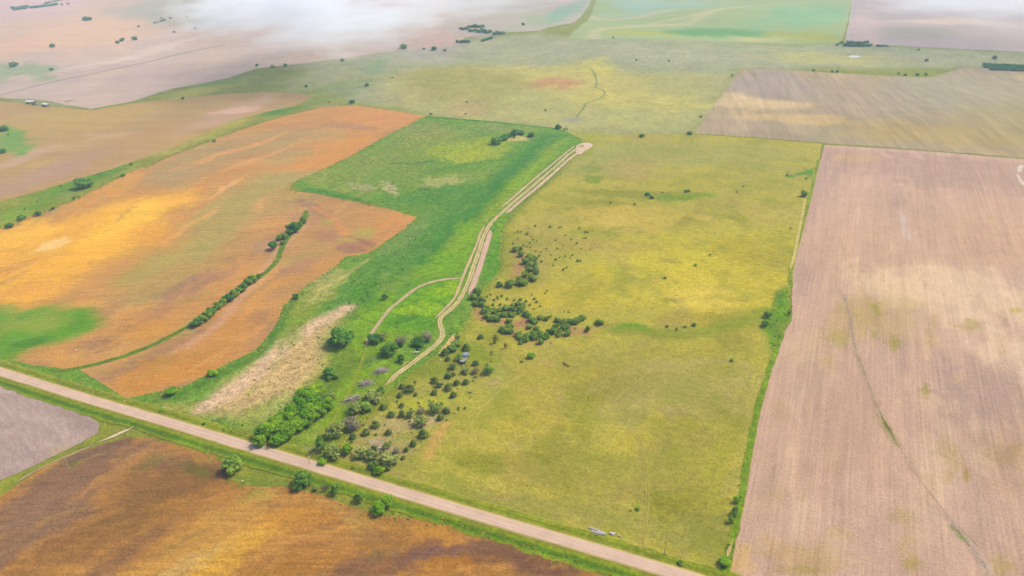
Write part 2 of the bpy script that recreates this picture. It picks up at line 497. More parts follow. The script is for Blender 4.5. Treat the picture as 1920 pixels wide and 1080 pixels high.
sheet('crop_field', [(-160, 505), (0, 430), (60, 405), (130, 380), (240, 325), (400, 262), (510, 224), (600, 202), (660, 197), (730, 207), (800, 218), (740, 247), (640, 302), (548, 343), (540, 357), (590, 362), (700, 386), (780, 403), (785, 411), (760, 433), (720, 461), (690, 481), (650, 485), (620, 511), (570, 546), (532, 580), (515, 620), (480, 661), (420, 691), (350, 726), (290, 746), (240, 752), (190, 742), (155, 725), (145, 708), (150, 698), (100, 697), (60, 689), (30, 681), (0, 690), (-60, 665), (-180, 610)],
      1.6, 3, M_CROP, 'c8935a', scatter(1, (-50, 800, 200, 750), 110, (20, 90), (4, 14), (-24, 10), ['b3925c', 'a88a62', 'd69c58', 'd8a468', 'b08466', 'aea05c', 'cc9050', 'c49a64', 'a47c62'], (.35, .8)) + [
          # gold in the west: a sun patch painted into the crop colour
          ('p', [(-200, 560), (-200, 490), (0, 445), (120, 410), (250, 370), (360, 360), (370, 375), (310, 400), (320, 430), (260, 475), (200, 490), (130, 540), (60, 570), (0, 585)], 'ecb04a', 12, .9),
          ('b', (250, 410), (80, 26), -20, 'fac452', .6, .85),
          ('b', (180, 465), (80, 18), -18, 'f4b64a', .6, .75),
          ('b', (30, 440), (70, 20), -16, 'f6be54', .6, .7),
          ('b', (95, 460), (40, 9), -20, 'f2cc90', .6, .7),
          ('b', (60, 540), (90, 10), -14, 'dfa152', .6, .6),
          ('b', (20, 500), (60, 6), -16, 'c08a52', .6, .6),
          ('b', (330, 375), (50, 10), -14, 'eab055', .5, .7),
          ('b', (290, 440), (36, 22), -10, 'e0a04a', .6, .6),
          # olive swales
          ('p', [(210, 530), (260, 490), (330, 465), (390, 420), (440, 370), (500, 335), (540, 330), (520, 360), (470, 400), (430, 440), (370, 480), (300, 510), (240, 545)], 'b0a25c', 9, .75),
          ('b', (400, 395), (60, 14), -30, 'b6a862', .6, .6),
          ('b', (370, 470), (36, 14), -30, 'a89c58', .6, .7),
          ('b', (540, 335), (60, 16), -8, 'b7a26c', .7, .8),
          ('b', (560, 290), (70, 9), -6, 'b3a06a', .7, .6),
          ('b', (360, 300), (80, 18), -20, 'b59262', .7, .8),
          ('b', (330, 322), (70, 10), -10, 'b39470', .7, .7),
          ('b', (580, 255), (80, 14), -8, 'b9a070', .7, .5),
          ('b', (300, 555), (60, 12), -24, 'ac9c5c', .6, .7),
          ('b', (570, 235), (60, 9), -10, 'c08c62', .6, .5),
          ('b', (700, 380), (90, 12), 6, 'a88a5e', .5, .5),
          ('p', [(255, 335), (330, 295), (430, 258), (520, 240), (600, 244), (560, 270), (470, 292), (390, 330), (330, 352), (280, 352)], 'b09468', 14, .7),
          ('p', [(420, 350), (500, 322), (560, 330), (545, 350), (600, 362), (560, 385), (470, 440), (400, 500), (330, 545), (240, 575), (200, 560), (300, 505), (380, 440)], 'ae9a60', 14, .6),
          ('p', [(480, 400), (590, 372), (680, 390), (660, 470), (560, 500), (490, 490)], 'b48c66', 16, .5),
          # orange rises
          ('b', (640, 285), (70, 22), -14, 'd69654', .6, .7),
          ('b', (700, 222), (70, 14), 4, 'd39560', .6, .8),
          ('b', (200, 350), (70, 20), -22, 'd69a56', .6, .8),
          ('b', (430, 285), (110, 4), -18, 'dca068', .5, .7),
          ('b', (490, 295), (90, 3.5), -22, 'd8a06a', .5, .7),
          ('b', (350, 430), (70, 3.5), -32, 'e0a868', .5, .8),
          ('b', (430, 350), (40, 3.0), -32, 'e2ab72', .5, .8),
          ('b', (540, 410), (80, 14), -16, 'd09a60', .6, .6),
          ('b', (490, 385), (26, 6), -30, 'd8a56e', .6, .6),
          # brown and mauve washes
          ('b', (660, 237), (50, 7), 6, 'b08668', .6, .7),
          ('b', (500, 462), (44, 14), -10, 'b38c70', .6, .8),
          ('b', (360, 535), (70, 14), -22, 'a87e68', .6, .8),
          ('b', (300, 590), (26, 12), -20, 'b28062', .6, .6),
          ('b', (190, 645), (40, 16), -10, 'a67c5e', .5, .8),
          ('b', (80, 670), (40, 10), -8, 'a5805f', .5, .8),
          ('b', (240, 620), (50, 10), -24, 'a88058', .6, .7),
          ('b', (600, 388), (34, 9), 25, 'a37a66', .5, .8),
          ('b', (650, 450), (60, 9), 8, 'a97a62', .6, .8),
          ('b', (660, 470), (36, 9), 5, 'a07462', .5, .8),
          ('b', (560, 500), (30, 10), -25, 'b0826a', .6, .7),
          ('b', (575, 405), (30, 14), 0, 'b48b6c', .6, .6),
          ('b', (690, 440), (26, 8), -6, 'aea052', .5, .9),
          ('b', (655, 451), (16, 4), 4, 'b3a45a', .4, .9),
          ('b', (612, 418), (14, 9), 0, 'a99c5e', .5, .8),
          ('l', [(595, 388), (622, 405), (635, 425), (655, 443)], 2.2, 'd0925e', 1.2, .8),
          ('l', [(655, 443), (685, 455), (700, 462)], 1.2, '9a6c56', .8, .8),
          ('b', (740, 425), (40, 12), -30, 'd0935c', .6, .7),
          ('l', [(575, 425), (530, 460), (500, 505), (470, 545), (430, 585), (390, 625), (330, 660)], 2.6, 'd0a080', 1.6, .75),
          ('b', (230, 590), (70, 6), -20, 'd49c5c', .6, .7),
          ('b', (280, 620), (60, 22), -20, 'cd9348', .6, .7),
          ('b', (300, 700), (120, 26), -16, 'c98a40', .7, .75),
          ('b', (430, 630), (60, 26), -32, 'c88c4e', .7, .7),
          ('b', (150, 575), (34, 6), -4, 'd9a05a', .5, .9),
          ('b', (120, 660), (60, 7), -6, 'd39e58', .6, .6),
          ('b', (330, 675), (90, 3), -20, 'b59055', .6, .6),
          # lush green hollow at the west edge
          ('p', [(-200, 590), (0, 583), (60, 577), (100, 567), (115, 580), (165, 580), (198, 605), (150, 622), (112, 640), (60, 657), (30, 681), (0, 692), (-200, 690)], '74ac34', 6.0, 1),
          ('b', (60, 610), (60, 12), -12, '8cbc26', .6, .7),
          ('b', (60, 640), (30, 10), -10, '4f8c34', .5, .6),
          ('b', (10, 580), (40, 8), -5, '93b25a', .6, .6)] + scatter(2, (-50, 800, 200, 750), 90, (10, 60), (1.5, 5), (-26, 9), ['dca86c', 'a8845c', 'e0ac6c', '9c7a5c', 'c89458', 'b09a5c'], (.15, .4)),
      'large orange ripening crop field with olive swales and painted gold sunlight at left', 'field', 7, 26, 1.0, (.93, .95, 1.03))
sheet('weedy_field', [(548, 343), (640, 302), (740, 247), (800, 218), (850, 222), (940, 229), (1040, 240), (1064, 248), (1092, 262), (1095, 285), (1040, 330), (980, 380), (945, 420), (935, 470), (940, 520), (915, 545), (880, 590), (900, 625), (860, 650), (830, 690), (760, 735), (715, 775), (650, 830), (600, 880), (560, 876), (480, 858), (380, 828), (290, 800), (200, 772), (100, 735), (0, 702), (-80, 680), (30, 678), (60, 686), (150, 694), (240, 748), (350, 722), (480, 655), (515, 615), (532, 575), (570, 540), (620, 506), (650, 480), (690, 476), (760, 428), (782, 408), (700, 382), (560, 358)],
      1.5, 4, M_WEED, '78a648', scatter(7, (300, 1080, 225, 860), 100, (14, 60), (5, 16), (-35, 15), ['5c943e', '86a24e', '9aa858', '4c8638', '7aa03c', '6c9a4c', 'a4a868'], (.35, .75)) + [
          ('b', (640, 760), (110, 120), 30, '86a23a', .7, .8),
          ('b', (820, 265), (70, 18), 0, 'a4b062', .7, .8),
          ('b', (700, 305), (60, 20), -10, 'a0aa6a', .7, .75),
          ('b', (850, 335), (80, 12), -10, '94aa5c', .7, .6),
          ('b', (640, 335), (50, 12), -14, '9cae58', .7, .7),
          ('b', (800, 360), (70, 16), -10, '6a9c4a', .7, .6),
          ('b', (760, 290), (110, 40), -10, '8aa55a', .6, .8),
          ('b', (700, 330), (90, 24), 4, '84a556', .6, .6),
          ('b', (870, 280), (70, 18), -6, 'a3bc4a', .6, .85),
          ('b', (900, 290), (60, 10), -10, 'b4c34c', .6, .6),
          ('b', (790, 245), (50, 14), -4, '9aa66a', .6, .7),
          ('b', (880, 245), (60, 10), 4, '85a362', .6, .6),
          ('b', (945, 240), (60, 7), 4, '96a66c', .6, .6),
          ('b', (975, 260), (24, 5), 0, 'bfae7c', .4, .9),
          ('l', [(800, 219), (900, 227), (1000, 235), (1042, 241)], 2.0, '4d8a44', 1.5, .9),
          ('l', [(735, 306), (770, 308), (810, 302)], 1.2, '4c7c44', .8, .8),
          ('l', [(800, 320), (860, 312), (920, 300), (960, 300)], 1.0, '5f8c4a', .8, .6),
          ('p', [(960, 300), (1020, 250), (1062, 252), (1040, 275), (960, 345), (900, 395), (850, 440), (800, 480), (770, 490), (830, 420), (900, 350)], '4c8f44', 8, .85),
          ('p', [(700, 370), (800, 400), (790, 420), (730, 460), (690, 485), (620, 545), (640, 590), (700, 560), (790, 480), (860, 410), (900, 350), (820, 340), (760, 380)], '5a9646', 10, .6),
          ('l', [(690, 385), (640, 370), (580, 356)], 5.0, '4a9038', 3, .8),
          ('b', (830, 340), (36, 10), -6, 'a8a86c', .5, .8),
          ('b', (730, 355), (16, 10), 30, 'b4a878', .5, .8),
          ('b', (680, 350), (30, 6), 4, 'a5a874', .5, .7),
          ('b', (600, 330), (30, 10), -20, 'a0ad66', .6, .7),
          ('b', (760, 440), (60, 16), -40, '7fa462', .6, .7),
          ('b', (840, 455), (18, 10), -40, 'b0a860', .5, .8),
          ('l', [(960, 345), (900, 400), (850, 445), (800, 490)], 5.0, '3f8a2c', 2.5, .8),
          ('p', [(1060, 262), (1030, 300), (960, 370), (905, 425), (880, 470), (860, 500), (800, 520), (770, 520), (830, 470), (880, 420), (960, 340), (1030, 275)], '96b33c', 6, .85),
          ('b', (985, 330), (40, 9), -42, '8cbc2a', .6, .6),
          ('b', (840, 490), (60, 22), -30, '7cb418', .6, .85),
          ('b', (880, 440), (24, 26), -40, '84b61e', .6, .8),
          ('b', (935, 470), (22, 50), 10, '62a61c', .4, .9),
          ('b', (945, 430), (16, 30), 10, '80b41e', .5, .7),
          ('p', [(870, 525), (800, 530), (750, 560), (700, 610), (700, 625), (780, 625), (820, 600), (845, 570)], '74b01a', 3, .95),
          ('b', (835, 545), (30, 14), -20, '98c410', .5, .95),
          ('b', (790, 578), (50, 14), -8, '98c414', .5, .95),
          ('b', (765, 600), (26, 9), -14, '4f8632', .5, .8),
          ('b', (800, 605), (20, 10), 0, '6aa81c', .5, .8),
          ('l', [(735, 635), (705, 650), (690, 690), (665, 720), (640, 770), (605, 820)], 6.5, '88b018', 4, .85),
          ('l', [(720, 560), (690, 600), (675, 640)], 6.0, '86b41c', 3, .8),
          ('b', (680, 560), (26, 40), 35, '5d9a30', .5, .7),
          ('b', (885, 620), (24, 18), 0, '86b61c', .5, .8),
          ('b', (720, 690), (30, 26), 0, '86b024', .6, .7),
          ('b', (700, 675), (26, 10), -10, '5f8048', .5, .8),
          ('b', (640, 700), (18, 50), 25, '6d9038', .6, .8),
          # pale weedy bare strip
          ('p', [(655, 575), (612, 600), (545, 625), (500, 660), (450, 705), (395, 745), (370, 765), (420, 772), (465, 780), (500, 760), (560, 730), (600, 690), (608, 650), (622, 615)], 'ccab84', 7, .9),
          ('l', [(650, 578), (600, 602), (540, 640), (490, 690), (440, 730), (380, 765)], 4.0, 'd6b494', 2.5, .85),
          ('b', (470, 790), (60, 22), -26, '9cab62', .6, .7),
          ('b', (520, 765), (40, 26), -30, 'a8a868', .6, .6),
          ('b', (580, 560), (50, 24), -40, '9fa85e', .6, .7),
          ('b', (610, 530), (40, 20), -40, 'b4ac70', .6, .6),
          ('l', [(690, 488), (640, 520), (600, 545), (560, 590)], 1.0, 'bfb07c', .8, .7),
          ('b', (560, 600), (16, 60), 30, '8ca848', .6, .7),
          ('l', [(540, 570), (520, 620), (485, 665), (420, 697), (350, 732), (300, 748)], 2.6, '5d8f3a', 1.5, .8),
          ('b', (340, 775), (70, 16), 10, '8fa24c', .6, .7),
          ('b', (330, 760), (40, 10), -5, 'a89c5c', .6, .6),
          ('b', (420, 800), (50, 12), 15, '6a9a3a', .6, .7),
          ('b', (560, 820), (40, 26), -40, '88a842', .6, .8),
          ('b', (575, 838), (16, 9), 0, '9c9470', .6, .6),
          ('b', (460, 825), (40, 12), 14, '4f8a22', .6, .8)] + scatter(8, (300, 1080, 225, 860), 130, (5, 26), (2, 6), (-35, 20), ['4a8034', '94a652', 'b0ac70', '6a9634', '3f7830', '88a840'], (.12, .38)),
      'lush green weedy field with a pale bare strip between crop and pasture', 'field', 4, 27, 0.8)
sheet('pasture', [(1096, 266), (1120, 258), (1200, 250), (1300, 252), (1420, 260), (1540, 270), (1534, 310), (1512, 400), (1484, 500), (1480, 560), (1484, 600), (1468, 622), (1447, 680), (1422, 760), (1402, 860), (1388, 960), (1366, 1062), (1330, 1075), (1200, 1040), (1060, 1000), (900, 955), (760, 916), (660, 888), (585, 870), (625, 832), (668, 790), (705, 757), (735, 730), (775, 696), (815, 668), (850, 645), (880, 595), (900, 550), (940, 505), (945, 430), (985, 382), (1045, 330)],
      1.6, 5, M_PAST, 'b6aa4e', scatter(5, (900, 1540, 255, 1060), 110, (20, 80), (8, 26), (-5, 25), ['a89c44', '9a9c40', 'b8a858', 'b4a064', 'c0ae4c', 'a2a044', 'aa9a58', 'a09848'], (.3, .75)) + [
          # far rim
          ('b', (1250, 290), (250, 26), 2, 'aaa35c', .7, .9),
          ('b', (1130, 300), (60, 30), -20, 'a8a560', .7, .8),
          ('b', (1180, 315), (60, 18), 0, 'b49c64', .7, .6),
          ('b', (1430, 320), (90, 30), 5, 'a9a150', .7, .7),
          ('b', (1090, 285), (26, 14), -30, 'a8b04c', .6, .7),
          ('b', (1115, 335), (20, 7), 0, '86a43c', .5, .8),
          ('b', (1105, 318), (20, 6), 0, '8ca448', .5, .6),
          ('b', (1200, 365), (110, 9), 3, '9ba348', .6, .8),
          ('b', (1250, 371), (26, 5), 2, '82a838', .5, .8),
          ('b', (1310, 368), (36, 6), -4, '88aa3c', .5, .8),
          ('l', [(1480, 331), (1510, 324), (1528, 320)], 2.2, '5ea030', 1.4, .95),
          ('b', (1520, 325), (14, 8), -8, '62a233', .5, .9),
          # yellow middle, with a sun patch painted into the grass colour
          ('b', (1180, 410), (120, 22), 3, 'ccb25a', .7, .8),
          ('b', (1160, 418), (40, 12), 0, 'cdb566', .7, .5),
          ('b', (1300, 480), (150, 40), 0, 'ccbc42', .7, .8),
          ('b', (1350, 540), (140, 40), 0, 'd4c04a', .7, .9),
          ('b', (1400, 470), (60, 24), 5, 'b8a63c', .7, .7),
          ('b', (1320, 560), (60, 22), 0, 'dcc062', .7, .6),
          ('b', (1125, 515), (20, 16), 10, 'c2b02e', .6, .6),
          ('b', (1060, 560), (70, 24), 5, 'c8b248', .7, .7),
          ('b', (1100, 460), (50, 14), 5, 'bca462', .7, .6),
          ('b', (1170, 462), (60, 12), 3, 'b09a54', .7, .6),
          ('b', (1020, 440), (60, 40), -30, 'b5a45c', .7, .7),
          ('b', (1290, 595), (60, 10), 0, 'ad9840', .6, .6),
          ('b', (1460, 460), (26, 60), 14, 'b4a838', .7, .5),
          ('b', (1450, 400), (60, 20), 5, 'bda95c', .7, .6),
          # swale with greener grass
          ('l', [(1140, 616), (1200, 620), (1270, 624), (1330, 618), (1390, 605), (1430, 585)], 3.5, '9cae3c', 2.2, .8),
          ('b', (1175, 617), (38, 6), 3, '7aac2c', .5, .9),
          ('b', (1210, 628), (110, 6), 2, 'a0a650', .6, .6),
          ('p', [(1484, 535), (1470, 545), (1445, 580), (1432, 600), (1432, 620), (1442, 650), (1450, 668), (1466, 624), (1486, 600)], '7aac1c', 2.0, 1),
          ('b', (1458, 565), (10, 16), 30, '5f8a3a', .6, .7),
          # lower half: mown arcs, olive and duller wash
          ('b', (1200, 680), (220, 30), -4, 'ab9c42', .7, .7),
          ('b', (1080, 670), (110, 22), 0, 'a79c52', .7, .6),
          ('b', (1260, 730), (120, 60), 0, 'a89c5c', .7, .7),
          ('b', (1380, 740), (70, 60), 8, 'a99c58', .7, .6),
          ('l', [(1110, 735), (1180, 700), (1280, 680), (1370, 678), (1400, 690)], 2.2, 'b4a468', 2, .55),
          ('l', [(1100, 820), (1090, 780), (1130, 735), (1200, 700)], 2.5, 'a1953f', 2.2, .5),
          ('l', [(1180, 800), (1185, 765), (1230, 735), (1300, 715)], 2.5, 'b8a86c', 2.2, .5),
          ('b', (1080, 780), (30, 50), 5, '9b983a', .6, .6),
          ('b', (1000, 720), (70, 34), -10, 'b6a550', .7, .6),
          ('b', (1000, 790), (60, 26), 0, 'bda74e', .7, .6),
          ('b', (940, 830), (60, 30), -30, 'b0a448', .7, .7),
          ('b', (900, 870), (60, 18), 10, '9aa23a', .7, .7),
          ('b', (1040, 850), (30, 40), 0, '93993a', .7, .6),
          ('b', (1000, 880), (26, 12), 0, 'c0a06a', .6, .5),
          ('b', (980, 870), (20, 30), 0, 'bfa35c', .7, .5),
          ('b', (1150, 900), (180, 60), 10, 'a3984c', .7, .6),
          ('b', (1290, 945), (60, 30), 0, '989a34', .7, .6),
          ('b', (1310, 870), (60, 50), 0, 'a99c4a', .7, .5),
          ('b', (1350, 880), (24, 90), 10, 'a8a23c', .7, .6),
          ('b', (1330, 1010), (60, 40), 10, '95904e', .6, .7),
          ('b', (1180, 985), (140, 24), 14, '9c9654', .7, .6),
          ('b', (900, 930), (110, 24), 14, '9c9a50', .7, .7),
          ('b', (940, 930), (26, 7), 10, 'b59a64', .6, .6),
          ('b', (960, 960), (100, 14), 16, 'a39850', .7, .5),
          ('l', [(1196, 812), (1206, 870), (1212, 930), (1208, 980), (1200, 1025)], 1.3, 'b5a25c', 1.2, .6),
          ('l', [(1235, 815), (1245, 880), (1250, 920)], 1.0, 'b3a060', 1.0, .4),
          ('l', [(1120, 1035 - 60), (1040, 950), (960, 930)], 1.0, 'a09050', 1, .3),
          # thicket ground in the south-west corner
          ('p', [(840, 650), (900, 640), (940, 660), (925, 700), (890, 740), (850, 800), (790, 850), (760, 900), (680, 890), (590, 866), (640, 825), (700, 775), (760, 728)], 'a8a252', 8, .85),
          ('b', (720, 850), (50, 26), -20, 'b4a070', .6, .8),
          ('b', (740, 800), (60, 16), -10, 'bba47a', .6, .7),
          ('b', (690, 830), (40, 16), -30, 'b3a266', .6, .6),
          ('b', (715, 838), (18, 10), 0, 'bfa890', .5, .8),
          ('b', (800, 790), (40, 9), -14, 'bda67c', .6, .7),
          ('b', (800, 755), (60, 16), -8, 'b4b43e', .6, .7),
          ('b', (880, 660), (60, 14), 4, '96ae36', .6, .8),
          ('b', (820, 690), (50, 16), -10, '92a444', .6, .8),
          ('b', (900, 690), (30, 14), 0, 'a4a84a', .6, .7),
          ('b', (810, 655), (30, 7), -30, 'b8a468', .6, .7),
          ('b', (930, 720), (26, 40), -10, 'a8a658', .7, .6),
          ('b', (700, 880), (70, 9), 14, 'b2a060', .6, .7),
          ('l', [(838, 795), (815, 825), (800, 855)], 1.6, 'd2a868', 1.2, .9),
          ('l', [(1090, 268), (1045, 325), (985, 378), (945, 425), (938, 505), (905, 548), (880, 592), (852, 642)], 3.0, '92a83c', 4, .8),
          ('l', [(850, 648), (815, 670), (775, 698), (735, 732), (705, 760), (668, 792), (625, 834), (590, 866)], 3.5, '8ca03c', 4, .85),
          # eroded red banks round the draws
          ('b', (905, 590), (16, 14), 30, 'b08a62', .5, .9),
          ('b', (935, 605), (22, 6), 0, 'b48664', .5, .9),
          ('b', (980, 608), (18, 9), -8, 'b08262', .4, 1),
          ('b', (1088, 618), (26, 7), 0, 'b98e68', .5, .95),
          ('b', (1130, 612), (20, 6), 0, 'b2985a', .5, .7),
          ('b', (978, 498), (10, 20), 10, 'b88c66', .5, .95),
          ('b', (965, 520), (22, 8), -30, 'b59a60', .5, .7),
          ('b', (966, 470), (9, 26), 0, 'b89a66', .6, .7),
          ('b', (960, 628), (20, 6), 20, 'b58a66', .5, .9),
          ('b', (1000, 645), (26, 6), 0, 'b59c60', .5, .8),
          ('b', (925, 720), (9, 4), 0, 'c29a78', .5, .8),
          ('b', (1025, 680), (16, 5), 20, 'bda064', .6, .6)] + scatter(6, (760, 1540, 255, 1060), 130, (6, 30), (2, 7), (-5, 30), ['8e9638', 'bca85c', '9c9048', 'c2ae60', 'b09a68', '98a03c', 'a08c50'], (.25, .6)),
      'broad yellow olive cattle pasture filling the centre and right', 'pasture', 4, 28, 0.6, (.90, .925, .95))
sheet('tilled_field', [(1546, 272), (1700, 281), (1920, 299), (2150, 318), (2300, 700), (2150, 1180), (1700, 1200), (1420, 1150), (1365, 1078), (1366, 1045), (1388, 955), (1404, 860), (1424, 760), (1449, 680), (1460, 645), (1472, 622), (1481, 608), (1486, 592), (1484, 560), (1486, 500), (1514, 400), (1536, 310)],
      1.7, 5, M_TILL, 'd0ac98', scatter(9, (1400, 2000, 275, 1100), 70, (8, 40), (20, 80), (8, 10), ['c4a294', 'dcbca4', 'bc9c90', 'e2c4ac', 'ceac98', 'c6a690'], (.3, .7)) + [
          ('b', (1680, 310), (180, 26), 3, 'bf9d90', .7, .8),
          ('b', (1850, 330), (120, 30), 4, 'bd9c8c', .7, .7),
          ('b', (1540, 330), (30, 60), 8, 'bf9f94', .7, .6),
          ('b', (1600, 296), (40, 8), 0, 'd0b080', .6, .5),
          ('b', (1640, 460), (140, 60), 0, 'd2ac92', .7, .6),
          ('b', (1880, 440), (120, 60), 4, 'cfa88c', .7, .6),
          ('b', (1720, 540), (130, 40), 8, 'e8c8a8', .7, .85),  # three paler patches: sunlight painted into the soil colour
          ('b', (1850, 560), (120, 50), 14, 'e6c6aa', .7, .8),
          ('b', (1900, 660), (90, 40), 30, 'e8c8ae', .7, .7),
          ('b', (1500, 520), (24, 40), 0, 'b99a90', .7, .6),
          ('b', (1530, 640), (60, 24), -20, 'd8b696', .7, .5),
          ('b', (1600, 600), (50, 40), 0, 'bda468', .8, .45),
          ('b', (1670, 590), (60, 40), 0, 'c0a86a', .8, .4),
          ('b', (1570, 630), (20, 14), 0, 'b0a050', .8, .5),
          ('b', (1640, 580), (9, 12), 0, 'aea24c', .6, .7),
          ('b', (1648, 628), (8, 12), 0, 'ab9c4a', .6, .7),
          ('b', (1680, 645), (8, 16), 0, 'a99c4c', .6, .8),
          ('b', (1735, 735), (8, 14), -20, 'a39648', .5, .9),
          ('b', (1815, 608), (26, 9), 0, 'b3a05c', .7, .6),
          ('b', (1905, 584), (16, 4), 0, 'bfae4c', .6, .7),
          ('b', (1835, 740), (70, 70), 20, 'b3958a', .7, .6),
          ('b', (1800, 830), (80, 40), 30, 'bf9e8c', .7, .5),
          ('b', (1560, 800), (120, 90), 0, 'c6a08c', .7, .5),
          ('b', (1880, 850), (60, 60), 40, 'c9a384', .7, .4),
          ('b', (1895, 850), (14, 20), 0, 'b9a25c', .7, .6),
          ('b', (1812, 888), (5, 14), 5, 'aa9440', .5, .9),
          ('b', (1500, 1040), (80, 24), 10, 'b99a64', .8, .5),
          ('b', (1490, 1070), (40, 10), 0, 'a89450', .8, .6),
          ('b', (1560, 1005), (26, 9), 0, 'bea06c', .8, .6),
          ('b', (1710, 1065), (20, 12), 0, 'a89650', .7, .7),
          ('b', (1390, 1050), (24, 30), 0, 'd3ae76', .7, .7),
          ('l', [(1575, 445), (1590, 490), (1615, 530), (1625, 560)], .5, 'b3956c', 1.0, .5),
          ('l', [(1575, 545), (1590, 575), (1597, 620), (1605, 660), (1618, 690), (1645, 765), (1670, 810), (1685, 835)], .6, 'a58a6c', 1.1, .65),
          ('l', [(1650, 780), (1668, 812), (1684, 838)], .7, '8f8c4e', .9, .85),
          ('l', [(1698, 855), (1712, 882), (1726, 900)], .5, 'a58c62', 1, .7),
          ('l', [(1690, 440), (1700, 480), (1720, 510), (1745, 545)], .4, 'b2937c', 1.0, .5),
          ('l', [(1745, 620), (1775, 700), (1830, 790), (1880, 880), (1910, 920)], 1.0, 'b4968a', 1.5, .4),
          ('l', [(1690, 700), (1760, 780), (1830, 870)], 2.4, 'd8b79c', 2, .45),
          ('l', [(1770, 960), (1795, 990), (1820, 1020), (1850, 1075)], .6, 'a38878', 1.0, .7),
          ('l', [(1793, 993), (1806, 1008), (1817, 1023)], .8, '74993c', .7, .95),
          ('l', [(1845, 1060), (1860, 1080)], .8, 'dcc6b8', .6, .8),
          ('l', [(1689, 398), (1693, 420), (1704, 450)], 1.5, 'd0b8b4', 1, .8),
          ('l', [(1655, 288), (1668, 296)], 2.0, 'd8b8a4', 1, .8), ('l', [(1715, 287), (1728, 298)], 2.0, 'd8b8a4', 1, .8),
          ('l', [(1545, 274), (1700, 284), (1920, 303)], 2.4, 'd2ae9c', 2, .7)] + scatter(10, (1400, 2000, 275, 1100), 90, (3, 14), (6, 30), (8, 12), ['b8a06c', 'b49282', 'e0bea0', 'ac8e7c', 'd4ae8c'], (.2, .5)),
      'pinkish tilled field with fine straight rows along the right edge', 'field', 3.5, 29, 0.5, (.90, .91, .86))
sheet('crop_field', [(-200, 1010), (-60, 950), (0, 932), (40, 905), (90, 872), (150, 848), (200, 830), (240, 820), (290, 822), (350, 840), (400, 853), (420, 872), (432, 900), (450, 911), (480, 913), (530, 912), (560, 919), (600, 927), (660, 950), (710, 968), (760, 970), (850, 985), (950, 1013), (1040, 1046), (1130, 1080), (1250, 1130), (1280, 1330), (500, 1330), (-260, 1330)],
      1.3, 4, M_CROP_S, 'b88248', scatter(3, (-50, 1150, 820, 1120), 70, (20, 90), (4, 14), (-24, 10), ['94683e', '8a6248', 'b8823e', 'c08c4a', '7c5a48', 'a87440', '987048'], (.35, .8)) + [
          ('b', (130, 920), (160, 50), -30, '8c6856', .7, .85),
          ('b', (60, 980), (110, 40), -30, '967058', .7, .8),
          ('b', (330, 900), (120, 40), -15, '8a6242', .7, .75),
          ('b', (260, 850), (90, 14), 10, '9a7252', .7, .7),
          ('b', (150, 860), (60, 12), -20, '7c6450', .7, .6),
          ('b', (230, 872), (90, 9), -36, 'b98656', .6, .85),
          ('b', (265, 850), (30, 9), -20, 'b07e4e', .6, .7),
          ('b', (270, 950), (140, 30), -24, '90683e', .7, .6),
          ('b', (130, 875), (24, 7), -8, '7c8044', .6, .7),
          ('b', (275, 868), (30, 10), -20, '86763c', .7, .7),
          ('b', (360, 882), (40, 12), 10, '747a40', .6, .7),
          ('b', (420, 895), (26, 14), 0, '7c5848', .6, .6),
          ('b', (380, 925), (90, 12), -20, 'b47e3e', .7, .7),
          ('b', (200, 1010), (160, 12), -22, 'a87842', .7, .6),
          ('b', (120, 1040), (160, 14), -24, '9a6c40', .7, .6),
          ('b', (400, 1000), (160, 26), -30, 'cc9850', .7, .8),
          ('b', (430, 1040), (140, 30), -34, 'dca64c', .7, .9),
          ('b', (520, 960), (90, 14), -26, 'c08c4e', .7, .7),
          ('b', (470, 935), (30, 12), -10, 'a89a4c', .7, .7),
          ('b', (350, 1070), (90, 16), -30, 'd8b070', .7, .7),
          ('b', (580, 970), (90, 22), -14, 'c48a42', .7, .8),
          ('b', (640, 960), (60, 12), 20, 'c09258', .7, .6),
          ('b', (680, 985), (30, 12), 0, 'bd9a58', .7, .7),
          ('b', (600, 1010), (100, 7), -18, 'c48e4e', .7, .7),
          ('b', (700, 1060), (90, 24), -10, '8a6048', .7, .85),
          ('b', (720, 1035), (30, 10), 0, '84704a', .7, .7),
          ('b', (850, 1030), (90, 10), -12, '7c5850', .7, .8),
          ('b', (800, 1000), (90, 14), 8, 'c08840', .7, .8),
          ('b', (870, 1050), (80, 12), -8, 'ad7436', .7, .8),
          ('b', (950, 1040), (60, 26), 14, '7a5646', .7, .8),
          ('b', (1010, 1060), (70, 20), 16, '7a5446', .7, .85),
          ('b', (990, 1046), (20, 6), 0, 'a4683a', .7, .8),
          ('b', (1080, 1085), (60, 10), 16, '94604a', .7, .7),
          ('b', (560, 1070), (90, 16), -20, 'ad7838', .7, .6),
          ('l', [(240, 826), (200, 838), (150, 858), (100, 880), (40, 915)], 1.2, '7f6450', 1, .6)] + scatter(4, (-50, 1150, 820, 1120), 80, (10, 60), (1.5, 4), (-25, 8), ['b8864a', '85603e', 'c8964e', '7a5844', 'a0703c'], (.2, .45)),
      'brown and orange crop field south of the gravel road', 'field', 5, 30, 0.5, (.88, .93, 1.02))
